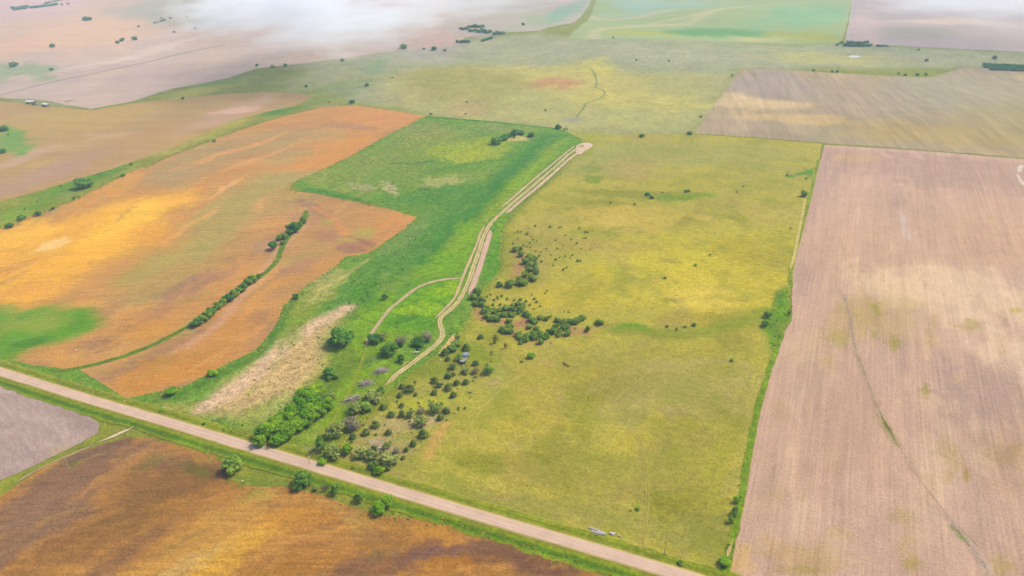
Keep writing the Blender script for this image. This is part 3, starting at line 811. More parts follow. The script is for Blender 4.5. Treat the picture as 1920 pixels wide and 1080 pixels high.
sheet('tilled_field', [(-200, 660), (0, 719), (60, 741), (120, 762), (165, 780), (186, 795), (184, 812), (150, 832), (100, 856), (50, 880), (0, 902), (-160, 960)],
      1.8, 4, M_GREY, 'ad958c', scatter(14, (-50, 190, 700, 900), 40, (10, 60), (2, 9), (14, 12), ['bca69c', '9c847c', 'b49c90', 'c4aea4'], (.3, .6)) + [
          ('b', (60, 790), (110, 30), 10, 'b39c92', .7, .6),
          ('b', (150, 790), (40, 18), 20, 'a0877e', .7, .6),
          ('b', (20, 840), (60, 24), 0, 'b19a92', .7, .5),
          ('b', (110, 850), (30, 12), -20, 'b6a07c', .7, .6),
          ('b', (30, 730), (50, 12), 18, 'b59e98', .7, .6)] + [],
      'grey pink bare tilled field in the lower left corner', 'field', 4, 31, 0.5)

# ------------------------------------------------------------------ road, verges and tracks
ROAD = [(-260, 615), (-120, 660), (0, 697), (150, 744), (300, 788), (450, 833), (560, 866), (700, 908), (850, 953), (1000, 997), (1150, 1041), (1300, 1086), (1420, 1122), (1700, 1200)]
RW = GS(ROAD)
def off(P, d):
    T = np.gradient(P, axis=0); T /= np.linalg.norm(T, axis=1)[:, None]
    return P + np.column_stack([-T[:, 1], T[:, 0]]) * d
ribbon('grass_verge', off(RW, 3.9), 1.9, 6, M_GRASS, '86a52c', '8fa040', 'green grass verge along the north side of the gravel road', 'verge', 1.2, .5, 7, 5, ['a09c58', '94a04a', '8c9c38', '7a9034', '98a63a', '8a9c30', 'a8a458'], 0, True)
ribbon('grass_verge', off(RW, -4.7), 2.7, 6, M_GRASS, '79a028', '8fa040', 'green grass verge along the south side of the gravel road', 'verge', 1.2, .5, 7, 6, ['94a044', '80a02c', '5c8628', '6a8a2c', '8aa430', '909c40', '968f54'], 0, True)
ribbon('gravel_road', RW, 2.45, 7, M_ROAD, 'dcbcaa', 'b8a878', 'pale pink gravel road crossing the lower left of the scene', 'road', 1.2, .07, 13, 8,
       ['a8a058', 'c8b084', 'd8bca4', 'dcc0ac', 'c8a898', 'dec2b0', 'cdaf98', 'dcc0ae', 'caaa9a', 'dabea8', 'd6b89e', 'c4ac7c', 'a4a050'], .12, True)

def track(pts, hw, mid, edge, label, layer=8, jag=.35, seed=3, taper=4, stripes=None, cross=7):
    return ribbon('dirt_track', pts, hw, layer, M_DIRT, mid, edge, label, 'track', 1.0, jag, cross, seed, stripes, 0, False, taper)
MAIN = [(722, 724), (745, 702), (772, 682), (800, 661), (818, 646), (828, 634), (829, 622), (824, 604), (830, 592), (846, 580), (862, 562), (876, 534), (886, 506), (897, 474), (906, 446), (920, 420), (945, 396), (972, 372), (1005, 344), (1040, 314), (1064, 292), (1084, 277)]
track(MAIN, 1.3, 'd4b47c', '9aa04c', 'twin rutted dirt track running through the green field to the turnaround', 9, .4, 4, 4,
      ['8c9c40', 'c4b080', 'deC4a4', 'b4a870', 'a4a45c', 'd8be9c', 'dcc2a2', 'a8a45c', '88983c'], 9)
track([(880, 556), (889, 530), (900, 500), (909, 470), (916, 448), (920, 432)], 1.5, 'd2b09c', 'a8a468', 'broad bare pink scar beside the twin track', 8, .3, 5)
track([(815, 598), (834, 580), (852, 560), (862, 536), (872, 510), (884, 482), (895, 456), (902, 436), (909, 424)], .75, 'ccb08c', '9aa850', 'pale left hand rut of the track beside the junction', 8, .4, 7)
track([(948, 402), (978, 376), (1012, 348), (1046, 318), (1068, 298), (1092, 281)], 1.25, 'd6b6a0', 'a8ac60', 'wide pink right hand lane of the upper track', 8, .35, 8)
track([(940, 390), (968, 366), (1000, 338), (1036, 308), (1060, 288), (1078, 274)], .75, 'd2b69a', '9ab058', 'thin pale left hand lane of the upper track', 8, .35, 9)
track([(868, 523), (845, 523), (812, 529), (783, 540), (756, 560), (732, 580), (712, 604), (700, 622), (692, 634)], 1.05, 'c4ab8c', '8ca040', 'curved branch track looping west round the bright green hollow', 8, .3, 10)
track([(693, 628), (688, 644), (686, 652)], .9, 'c9ac86', '9aa848', 'short bare rut at the end of the branch track', 8, .4, 12)
track([(686, 654), (680, 676), (668, 706), (655, 735), (636, 772), (612, 806), (588, 836)], .7, '98a848', '8ca43c', 'faint grassy wheel marks running down beside the windrow', 8, .7, 44)
track([(852, 626), (845, 640), (834, 654), (822, 664)], 1.5, 'd4b484', 'a8a458', 'bare dirt spur beside the bend of the twin track', 8, .45, 13)
track([(768, 678), (760, 680), (756, 688)], 1.3, 'd8b47c', 'a8a858', 'small tan dirt loop left of the twin track', 8, .4, 14)
track([(252, 800), (240, 807), (226, 813), (205, 822), (182, 831)], 1.0, 'dcc4a8', '94a048', 'pale field entrance track below the gravel road', 8, .4, 15)
track([(184, 832), (140, 850), (100, 868), (60, 888), (20, 912)], .55, 'b49a78', '9a8a60', 'faint tan lane between grey and brown fields', 8, .5, 16)
track([(606, 838), (590, 850), (574, 862), (562, 870)], .6, 'c0aa74', '94a24c', 'faint wheel track leaving the gravel road by the windrow', 8, .4, 17)
track([(1510, 372), (1506, 395), (1499, 430), (1491, 470), (1482, 506)], .75, 'c8b87c', 'a8a848', 'narrow pale cattle path along the upper right fence line', 8, .3, 18)
track([(1374, 1012), (1368, 1030), (1362, 1050)], .7, 'c8a880', '86a034', 'narrow worn path along the lower right fence line', 8, .4, 19)
ribbon('creek', [(1085, 225), (1081, 218), (1092, 206), (1100, 194), (1122, 186), (1134, 176), (1128, 168), (1117, 164), (1119, 152), (1112, 134), (1098, 124)], .9, 3, M_GRASS, '87985c', 'a4a468', 'thin dark green winding draw in the far pasture', 'creek', 4.0, .4, 5, 20, None, 0, False, 3)
ribbon('hedge_line', [(-20, 184), (80, 158), (200, 133), (320, 105), (425, 84)], 2.0, 3, M_GRASS, '889078', 'a0988a', 'thin green fence line dividing the far left stubble', 'field line', 8.0, .4, 5, 21)
ribbon('hedge_line', [(270, 316), (330, 288), (400, 262), (470, 236), (512, 222)], .9, 4, M_GRASS, '847a50', '9c9454', 'dark fence line along the top of the orange field', 'field line', 4.0, .4, 5, 22)
ribbon('grass_strip', [(100, 699), (160, 688), (220, 672), (280, 650), (330, 625), (365, 605), (400, 582), (440, 552), (480, 524), (505, 505), (522, 485), (527, 468), (540, 445), (560, 428), (572, 410), (574, 395)], 1.7, 5, M_WEED, '6d8e3c', '9a8e4c', 'narrow grass waterway curving through the orange field', 'grass strip', 1.5, .4, 7, 23)
ribbon('fence_row', [(1534, 300), (1524, 345), (1510, 400), (1484, 500), (1482, 540)], 1.2, 7, M_WEED, '90a634', 'a8a444', 'grassy fence row along the upper edge of the tilled field', 'fence row', 1.5, .4, 5, 24)
ribbon('fence_row', [(1466, 625), (1447, 680), (1422, 760), (1402, 860), (1386, 955), (1372, 1020), (1358, 1075)], 1.15, 7, M_WEED, '7ca02c', '9aa040', 'lush green fence row along the lower edge of the tilled field', 'fence row', 1.3, .45, 7, 25)
track([(722, 726), (706, 742), (690, 757), (668, 780), (645, 800), (622, 822), (606, 838)], .5, 'c4ac70', '94a04c', 'faint overgrown lower end of the twin track among the thicket', 8, .7, 43)
for dx, lab in ((0, 'left faint wheel line through the lower pasture'), (5, 'right faint wheel line through the lower pasture')):
    track([(1194 + dx, 812), (1203 + dx, 850), (1209 + dx, 890), (1212 + dx, 930), (1208 + dx, 980), (1201 + dx, 1030)], .24, 'aaa052', 'a49a4c', lab, 8, .7, 30 + dx)
track([(1140, 640), (1060, 655), (1000, 690), (930, 740), (880, 800), (850, 850)], .35, 'b4a45e', 'aca050', 'faint stock trail curving down the lower pasture', 8, .5, 41)
track([(1420, 640), (1330, 665), (1240, 690), (1170, 735), (1120, 800), (1100, 860)], .28, 'aca256', 'a49a4c', 'faint arc of mown grass across the lower pasture', 8, .5, 42)
for pts, hw, c, lab in [
        ([(1575, 545), (1588, 572), (1596, 610), (1603, 655), (1618, 692), (1640, 752), (1662, 796), (1685, 838)], .75, 'ac9478', 'long dark drainage line curving down the tilled field'),
        ([(1685, 838), (1700, 858), (1714, 884), (1732, 910), (1752, 936), (1774, 964)], .45, 'b89e88', 'thin lower continuation of the drainage line in the tilled field'),
        ([(1648, 772), (1664, 804), (1686, 840)], .9, '9c9858', 'weedy green stretch of the drainage line in the tilled field'),
        ([(1772, 962), (1795, 992), (1822, 1024), (1862, 1088)], .7, 'b0988a', 'drainage line at the lower right corner of the tilled field'),
        ([(1793, 993), (1806, 1009), (1818, 1025)], 1.0, '7c9c44', 'bright green weed patch in the lower right drainage line')]:
    ribbon('drainage_line', pts, hw, 6, M_DIRT, c, 'c8a892', lab, 'drainage line', 1.0, .6, 5, len(pts) * 7, None, 0, False, 5)
# turnaround at the end of the track
sheet('dirt_turnaround', [(1078, 282), (1081, 273), (1090, 269), (1104, 268), (1113, 272), (1108, 278), (1098, 283), (1088, 290), (1080, 290)], 1.2, 9, M_DIRT, 'd8bca8', [('b', (1090, 274), (4, 2.5), 0, '98a868', .4, .9)], 'pale bare turnaround at the upper end of the track', 'turnaround', 1, 33, .4)
for pts, lab in (([(1907, 324), (1908, 314), (1914, 309), (1920, 312), (1914, 322)], 'short white washout scar at the far right of the tilled field'),
                 ([(1905, 327), (1909, 327), (1916, 338), (1926, 346), (1926, 352), (1912, 344)], 'long white washout scar at the far right of the tilled field')):
    sheet('washout', pts, 2.0, 7, M_DIRT, 'd8c8ba', [], lab, 'bare soil', 1, 34, .2)
# small pale pond in the far pasture
def water_mat():
    m, nt, b = new_mat('pond_water')
    b.inputs['Base Color'].default_value = (0.25, 0.28, 0.28, 1)
    b.inputs['Roughness'].default_value = 0.12
    b.inputs['Specular IOR Level'].default_value = 0.6
    nz = N(nt, 'ShaderNodeTexNoise', Scale=2.0, Detail=2.0)
    bp = N(nt, 'ShaderNodeBump', Strength=.06)
    nt.links.new(nz.outputs['Fac'], bp.inputs['Height']); nt.links.new(bp.outputs[0], b.inputs['Normal'])
    return m
M_WATER = water_mat()
sheet('pond', [(1590, 106), (1597, 104), (1606, 104), (1614, 106), (1610, 108), (1598, 109)], 4.0, 4, M_WATER, 'ffffff', [], 'small white glinting pond in the far right pasture', 'pond', 1, 35, .3)

# ------------------------------------------------------------------ plant prototypes
def leaf_colour(c):
    return tuple(float(v) for v in srgb(c) / LIGHT * np.array([.92, .88, .7])) + (1.0,)

def leaf_mat(name, a, b_, rough=.7):
    """leaf colour varies from leaf to leaf (vertex tone) and from plant to plant"""
    m, nt, b = new_mat(name)
    L = nt.links
    at = N(nt, 'ShaderNodeVertexColor', layer_name='Col')
    oi = N(nt, 'ShaderNodeObjectInfo')
    sep = N(nt, 'ShaderNodeSeparateColor')
    L.new(at.outputs['Color'], sep.inputs[0])
    t = math_node(nt, 'ADD', math_node(nt, 'MULTIPLY', sep.outputs[0], 0.7), math_node(nt, 'MULTIPLY', oi.outputs['Random'], 0.45))
    mx = N(nt, 'ShaderNodeMix', data_type='RGBA')
    L.new(t, mx.inputs[0])
    mx.inputs[6].default_value = leaf_colour(a); mx.inputs[7].default_value = leaf_colour(b_)
    L.new(mx.outputs[2], b.inputs['Base Color'])
    b.inputs['Roughness'].default_value = rough
    b.inputs['Specular IOR Level'].default_value = 0.06
    tr = N(nt, 'ShaderNodeBsdfTranslucent'); L.new(mx.outputs[2], tr.inputs['Color'])
    ms = N(nt, 'ShaderNodeMixShader'); ms.inputs[0].default_value = .32
    L.new(b.outputs[0], ms.inputs[1]); L.new(tr.outputs[0], ms.inputs[2])
    L.new(ms.outputs[0], nt.nodes['Material Output'].inputs['Surface'])
    return m
LEAF = {
    'bright': leaf_mat('leaf_bright', '66b800', 'c4f028'),
    'mid': leaf_mat('leaf_mid', '60a838', 'c4e658'),
    'dark': leaf_mat('leaf_dark', '3e9036', '94cc50'),
    'olive': leaf_mat('leaf_olive', '86a64a', 'd2e07e'),
    'grey': leaf_mat('leaf_grey', '9c9878', 'ccc2a4'),
    'cedar': leaf_mat('leaf_cedar', '5c8a3a', 'b8cc62'),
    'draw': leaf_mat('leaf_draw', '5a9c3c', 'c0dc5c'),
    'dead': leaf_mat('dead_twigs', '8c8274', 'b0a698', .9),
}
BARK, _nt, _b = new_mat('bark')
_b.inputs['Base Color'].default_value = (0.10, 0.075, 0.05, 1)
_n = N(_nt, 'ShaderNodeTexNoise', Scale=9.0, Detail=4.0)
_r = N(_nt, 'ShaderNodeValToRGB')
_r.color_ramp.elements[0].color = (0.05, 0.038, 0.028, 1); _r.color_ramp.elements[1].color = (0.2, 0.16, 0.12, 1)
_nt.links.new(_n.outputs['Fac'], _r.inputs[0]); _nt.links.new(_r.outputs[0], _b.inputs['Base Color'])

def tube(V, F, a, b, ra, rb, n=5):
    a = np.array(a, float); b = np.array(b, float)
    d = b - a; d /= np.linalg.norm(d) + 1e-9
    u = np.cross(d, [0.3, 0.9, 0.1]); u /= np.linalg.norm(u) + 1e-9
    w = np.cross(d, u)
    k = len(V)
    for p, r in ((a, ra), (b, rb)):
        for i in range(n):
            t = 2 * math.pi * i / n
            V.append(p + r * (math.cos(t) * u + math.sin(t) * w))
    for i in range(n):
        j = (i + 1) % n
        F.append((k + i, k + j, k + n + j, k + n + i))
    F.append(tuple(range(k + n - 1, k - 1, -1)))
    F.append(tuple(range(k + n, k + 2 * n)))

def leafy(seed, lobes, n, size, up=0.25, core=0.72):
    """leaf clumps over and through a set of lobes, plus leafy cores that stop the view through the middle"""
    g = np.random.default_rng(seed)
    V = []; F = []; Cc = []
    w = np.array([l[1][0] * l[1][2] for l in lobes]); w = w / w.sum()
    tone_l = g.uniform(.1, .85, len(lobes))
    for (c, r) in lobes:
        k = len(V)
        nu, nv = 7, 5
        for i in range(nv + 1):
            for j in range(nu):
                th = math.pi * i / nv; ph = 2 * math.pi * j / nu
                f = core * g.uniform(.8, 1.1)
                V.append(np.array(c) + f * np.array(r) * [math.sin(th) * math.cos(ph), math.sin(th) * math.sin(ph), math.cos(th)])
                Cc.append(g.uniform(0, .6))
        for i in range(nv):
            for j in range(nu):
                a = k + i * nu + j; b = k + i * nu + (j + 1) % nu
                F.append((a, a + nu, b + nu, b))
    idx = g.choice(len(lobes), n, p=w)
    for q in idx:
        c, r = lobes[q]
        d = g.normal(size=3); d[2] += up; d /= np.linalg.norm(d)
        rad = g.uniform(.74, 1.08) if g.random() < .9 else g.uniform(1.05, 1.28)
        p = np.array(c) + np.array(r) * d * rad
        if p[2] < 0.02: continue
        nrm = d + g.normal(size=3) * .55; nrm /= np.linalg.norm(nrm)
        u = np.cross(nrm, g.normal(size=3)); u /= np.linalg.norm(u) + 1e-9
        v = np.cross(nrm, u)
        s = size * g.uniform(.55, 1.35)
        k = len(V)
        bend = nrm * s * .35
        for e in (-u * s - v * s * .7, u * s - v * s * .6 - bend, u * s * .8 + v * s * .8, -u * s * .9 + v * s * .7 - bend):
            V.append(p + e)
        tone = float(np.clip(tone_l[q] + g.normal() * .22, 0, 1))
        Cc += [tone] * 4
        F.append((k, k + 1, k + 2, k + 3))
    return np.array(V), F, np.array(Cc)

def mesh_only(name, V, F, mat, tone=None, smooth_=False):
    me = bpy.data.meshes.new(name)
    me.from_pydata([tuple(v) for v in V], [], F)
    if tone is not None:
        a = me.color_attributes.new('Col', 'FLOAT_COLOR', 'POINT')
        buf = np.ones((len(V), 4), np.float32); buf[:, :3] = np.asarray(tone)[:, None]
        a.data.foreach_set('color', buf.ravel())
    me.materials.append(mat)
    me.polygons.foreach_set('use_smooth', np.full(len(me.polygons), smooth_, bool))
    me.update()
    return me

def trunk_mesh(seed, top=.55, r=.045, limbs=4, spread=.28):
    g = np.random.default_rng(seed)
    V = []; F = []
    bend = g.uniform(-.03, .03, 2)
    tube(V, F, (0, 0, -.03), (bend[0], bend[1], top * .55), r, r * .75, 6)
    tube(V, F, (bend[0], bend[1], top * .55), (bend[0] * 2, bend[1] * 2, top), r * .75, r * .4, 6)
    for i in range(limbs):
        t = 2 * math.pi * (i + g.uniform(-.3, .3)) / limbs
        z = top * g.uniform(.4, .75)
        tube(V, F, (bend[0], bend[1], z), (spread * math.cos(t), spread * math.sin(t), z + g.uniform(.15, .28)), r * .5, r * .2, 5)
    return mesh_only('trunk', V, F, BARK)

def broad_lobes(seed, k=8, tall=1.0):
    g = np.random.default_rng(seed)
    L = [((g.uniform(-.06, .06), g.uniform(-.06, .06), .5), (.25, .25, .32))]
    for i in range(k):
        t = 2 * math.pi * (i + g.uniform(-.3, .3)) / k
        rr = g.uniform(.16, .37)
        z = g.uniform(.24, .72)
        s = g.uniform(.10, .24)
        L.append(((rr * math.cos(t), rr * math.sin(t), z), (s, s, s * g.uniform(.8, 1.15))))
    for i in range(3):
        t = g.uniform(0, 6.28); s = g.uniform(.13, .2)
        L.append(((.12 * math.cos(t), .12 * math.sin(t), g.uniform(.74, .84)), (s, s, s * .9)))
    return L

def cedar_lobes(seed):
    g = np.random.default_rng(seed)
    L = []
    for i, z in enumerate((.18, .36, .54, .71, .86)):
        s = [.40, .40, .33, .24, .13][i] * g.uniform(.88, 1.1)
        L.append(((g.uniform(-.05, .05), g.uniform(-.05, .05), z), (s, s * g.uniform(.9, 1.1), .17)))
    for i in range(3):
        t = g.uniform(0, 6.28)
        L.append(((.24 * math.cos(t), .24 * math.sin(t), g.uniform(.2, .4)), (.17, .17, .17)))
    return L

def bush_lobes(seed, k=6):
    g = np.random.default_rng(seed)
    L = [((0, 0, .40), (.32, .32, .36))]
    for i in range(k):
        t = 2 * math.pi * (i + g.uniform(-.4, .4)) / k
        s = g.uniform(.16, .26); rr = g.uniform(.18, .3)
        L.append(((rr * math.cos(t), rr * math.sin(t), g.uniform(.2, .6)), (s, s, s)))
    return L

def dead_mesh(seed, mat):
    g = np.random.default_rng(seed)
    V = []; F = []
    def grow(p, d, l, r, n):
        q = p + d * l
        tube(V, F, p, q, r, r * .6, 3)
        if n == 0: return
        for _ in range(g.integers(3, 5)):
            e = d + g.normal(size=3) * .6; e[2] += .15; e /= np.linalg.norm(e)
            grow(p + d * l * g.uniform(.4, 1), e, l * g.uniform(.55, .8), r * .55, n - 1)
    for i in range(3):
        d = np.array([g.normal() * .4, g.normal() * .4, 1.0]); d /= np.linalg.norm(d)
        grow(np.array([g.uniform(-.08, .08), g.uniform(-.08, .08), -.02]), d, .30, .034, 4)
    V = np.array(V); V[:, :2] *= 1.0 / max(.1, np.abs(V[:, :2]).max() * 2); V[:, 2] /= max(.3, V[:, 2].max())
    return mesh_only('branches', V, F, mat, g.uniform(.1, .9, len(V)))

TRUNKS = [trunk_mesh(100 + i) for i in range(4)]
STUMPS = [trunk_mesh(140 + i, .4, .03, 3, .2) for i in range(2)]
CROWNS = {}
def crowns(kind, mat, lobef, n, size, variants, s0, up=.25, core=.72):
    CROWNS[kind] = [mesh_only('crown', *((lambda r: (r[0], r[1]))(q := leafy(s0 + i, lobef(s0 + i), n, size, up, core))), LEAF[mat], q[2]) for i in range(variants)]
crowns('bright', 'bright', lambda s: broad_lobes(s, 10), 1700, .042, 5, 200, .25, .6)
crowns('mid', 'mid', lambda s: broad_lobes(s, 8), 1400, .046, 5, 220)
crowns('dark', 'dark', lambda s: broad_lobes(s, 8), 1400, .046, 4, 240)
crowns('olive', 'olive', lambda s: broad_lobes(s, 7), 900, .045, 4, 260, .25, .55)
crowns('grey', 'grey', lambda s: bush_lobes(s, 7), 700, .04, 3, 280, .25, .4)
crowns('cedar', 'cedar', cedar_lobes, 1000, .045, 5, 300, .1)
crowns('draw', 'draw', lambda s: bush_lobes(s, 7), 1000, .05, 5, 320)
crowns('bush', 'bright', lambda s: bush_lobes(s, 6), 800, .055, 3, 340)
crowns('far', 'dark', lambda s: bush_lobes(s, 6), 350, .085, 4, 360)
crowns('small', 'draw', lambda s: bush_lobes(s, 5), 260, .085, 4, 380)
DEADS = [dead_mesh(400 + i, LEAF['dead']) for i in range(4)]

NAMES = {'bright': 'broadleaf_tree', 'mid': 'broadleaf_tree', 'dark': 'broadleaf_tree', 'olive': 'olive_tree', 'grey': 'bare_shrub', 'cedar': 'cedar_tree', 'draw': 'draw_tree', 'bush': 'bush', 'far': 'far_tree', 'small': 'small_shrub', 'dead': 'dead_tree'}
CATS = {'grey': 'shrub', 'bush': 'bush', 'small': 'shrub', 'dead': 'dead tree'}
PLANTS = []
def plant(px, py, w, h, kind, label, group=None):
    """a tree whose crown is about w x h photograph pixels with its lower edge at (px, py)"""
    k = mpp(px, py)
    gx, gy = G(px, py - .22 * h)
    dist = math.hypot(gx, gy)
    th = math.atan2(CAM_H, dist)
    W = w * k * 1.12
    Ht = max(.62 * W, (h * k - .62 * W * math.sin(th)) / math.cos(th))
    Ht = min(Ht, 1.9 * W)
    e = bpy.data.objects.new(NAMES[kind], None)
    e.empty_display_size = .5
    e.location = (gx, gy, float(H(gx, gy)) + .25)
    e.rotation_euler = (0, 0, rng.uniform(0, 6.283))
    e.scale = (W * 1.02, W * rng.uniform(.94, 1.1), Ht)
    col.objects.link(e)
    tag(e, label, CATS.get(kind, 'tree'), group)
    if kind == 'dead':
        o = bpy.data.objects.new('branches', rng.choice(DEADS)); col.objects.link(o); o.parent = e
        t = bpy.data.objects.new('trunk', rng.choice(STUMPS)); col.objects.link(t); t.parent = e
    else:
        o = bpy.data.objects.new('crown', rng.choice(CROWNS[kind])); col.objects.link(o); o.parent = e
        t = bpy.data.objects.new('trunk', rng.choice(STUMPS if kind in ('bush', 'small', 'grey', 'cedar') else TRUNKS)); col.objects.link(t); t.parent = e
    PLANTS.append((gx, gy, W))
    return e

def ordinal(n):
    ones = ['', 'first', 'second', 'third', 'fourth', 'fifth', 'sixth', 'seventh', 'eighth', 'ninth', 'tenth', 'eleventh', 'twelfth', 'thirteenth', 'fourteenth', 'fifteenth', 'sixteenth', 'seventeenth', 'eighteenth', 'nineteenth']
    if n < 20: return ones[n]
    tens = {2: ('twenty', 'twentieth'), 3: ('thirty', 'thirtieth'), 4: ('forty', 'fortieth'), 5: ('fifty', 'fiftieth'), 6: ('sixty', 'sixtieth')}[n // 10]
    return tens[1] if n % 10 == 0 else tens[0] + '-' + ones[n % 10]
ORD = ['first', 'second', 'third', 'fourth', 'fifth', 'sixth', 'seventh', 'eighth', 'ninth', 'tenth', 'eleventh', 'twelfth', 'thirteenth', 'fourteenth', 'fifteenth', 'sixteenth', 'seventeenth', 'eighteenth', 'nineteenth', 'twentieth', 'twenty-first', 'twenty-second', 'twenty-third', 'twenty-fourth']

# trees by the road
SOUTH = 'trees on the south verge of the gravel road'
for a in [(440, 889, 40, 38, 'mid', 'round green tree in the field notch south of the gravel road', SOUTH),
          (570, 917, 40, 37, 'mid', 'largest tree on the south road verge, opposite the windrow', SOUTH),
          (594, 921, 13, 10, 'olive', 'low olive bush between the largest verge tree and a pale dead bush', SOUTH),
          (612, 923, 24, 20, 'dead', 'pale grey leafless bush on the south road verge', SOUTH),
          (630, 930, 19, 24, 'mid', 'upright green tree just right of the pale dead bush', SOUTH),
          (676, 944, 21, 25, 'mid', 'slender green tree midway along the south road verge', SOUTH),
          (711, 966, 26, 23, 'bright', 'bright low half of the tree pair at the end of the verge', SOUTH),
          (725, 952, 26, 26, 'bright', 'taller half of the tree pair at the end of the verge', SOUTH),
          (606, 872, 18, 14, 'bush', 'bright green bush on the north edge of the gravel road', None),
          (305, 773, 8, 6, 'bush', 'tiny dark bush north of the road left of the windrow', None),
          (383, 797, 7, 5, 'bush', 'tiny bush near the road below the pale strip', None),
          (322, 742, 22, 9, 'bush', 'low wide bush at the tip of the orange field', None),
          (401, 706, 18, 11, 'bush', 'dark green bush on the margin between orange field and pale strip', None),
          (1276, 1060, 12, 12, 'mid', 'round bush near the road at the lower right pasture corner', None),
          (1377, 968, 14, 20, 'mid', 'dark bush in the lower right fence row', None),
          (1380, 946, 12, 16, 'bush', 'light green bush in the lower right fence row', None),
          (1370, 985, 10, 22, 'bush', 'bright tall weeds clump in the lower right fence row', None),
          (1358, 1062, 22, 14, 'bush', 'thick green growth where the fence row meets the road', None)]:
    plant(*a)

# windrow of bright broadleaf trees: two rows
WG = 'dense windrow of bright green trees'
for row, (A, B, nm) in enumerate([((488, 838), (598, 744), 'western'), ((522, 838), (611, 772), 'eastern')]):
    n = 11 if row == 0 else 8
    for i in range(n):
        t = i / (n - 1)
        x = A[0] + (B[0] - A[0]) * t + rng.uniform(-3, 3); y = A[1] + (B[1] - A[1]) * t + rng.uniform(-2, 2)
        s = (31 if i else 25) * rng.uniform(.9, 1.2)
        k = 'bright'
        if i == 0: lab = 'windrow tree nearest the road in the %s row' % nm
        elif i == n - 1: lab = 'windrow tree farthest from the road in the %s row' % nm
        else: lab = 'bright windrow tree, %s from the road in the %s row' % (ORD[i], nm)
        plant(x, y + 2, s, s * 1.08, k, lab, WG)
for i, (x, y) in enumerate([(522, 818), (545, 800), (566, 780), (586, 766)]):
    plant(x, y, 32 * rng.uniform(.95, 1.15), 34, 'bright', 'tall tree in the middle of the windrow, %s from the road' % ORD[i], WG)
for a in [(566, 803, 15, 18, 'dark', 'dark blue green tree on the east side of the windrow', None),
          (611, 762, 20, 22, 'dark', 'dark tree at the upper end of the windrow', None),
          (624, 752, 16, 16, 'olive', 'pale olive shrub just above the upper windrow end', None),
          (640, 655, 46, 40, 'dark', 'big round dark tree alone beside the pale strip', None),
          (617, 712, 25, 23, 'dark', 'dark round tree below the big lone tree', None),
          (632, 712, 13, 13, 'olive', 'pale shrub against the dark round tree', None),
          (722, 564, 11, 14, 'dark', 'small upright dark tree near the branch track', None),
          (556, 562, 13, 11, 'dark', 'small dark tree on the margin of the orange field', None),
          (703, 645, 24, 16, 'dark', 'left tree of the clump below the bright hollow', None),
          (718, 640, 20, 14, 'olive', 'olive shrub at the top of the clump below the bright hollow', None),
          (731, 672, 28, 30, 'dark', 'tallest dark tree of the clump below the bright hollow', None),
          (752, 648, 22, 18, 'grey', 'grey bare shrub in the clump below the bright hollow', None),
          (753, 652, 9, 9, 'dark', 'little dark shrub beneath the grey bare shrub', None),
          (752, 683, 15, 18, 'dark', 'teal green tree left of the twin track', None),
          (784, 651, 23, 18, 'dark', 'dark round tree just left of the track bend', None),
          (800, 642, 26, 19, 'grey', 'brown grey bare shrub at the inside of the track bend', None)]:
    plant(*a)

# trees in the grass waterway of the orange field
lower = [(371, 615, 18, 17), (381, 609, 17, 17), (390, 602, 17, 17), (398, 595, 16, 16), (409, 583, 14, 13), (418, 575, 14, 13), (428, 569, 16, 15), (439, 560, 15, 14), (448, 553, 13, 12), (456, 548, 15, 14), (466, 539, 15, 15), (474, 533, 15, 15), (485, 524, 9, 9)]
for i, (x, y, w, h) in enumerate(lower):
    lab = 'lowest tree of the long waterway row in the orange field' if i == 0 else 'uppermost small tree of the long waterway row' if i == len(lower) - 1 else '%s tree up the long waterway row in the orange field' % ORD[i]
    plant(x, y, w * 1.25, h * 1.25, 'mid' if i % 3 else 'dark', lab, 'long tree row in the waterway')
for (x, y, w, h, kd, lab) in [(514, 471, 20, 19, 'dark', 'lowest round tree of the upper waterway clump'), (529, 461, 8, 8, 'dark', 'tiny tree beside the upper waterway clump'),
                              (524, 453, 14, 13, 'mid', 'left of two small trees mid upper waterway clump'), (534, 451, 14, 14, 'mid', 'right of two small trees mid upper waterway clump'),
                              (552, 441, 26, 23, 'dark', 'biggest round tree of the upper waterway clump'), (563, 426, 9, 10, 'mid', 'small tree between biggest and topmost waterway trees'), (569, 422, 11, 16, 'mid', 'topmost slender tree of the upper waterway clump')]:
    plant(x, y, w, h, kd, lab, 'upper tree clump in the waterway')

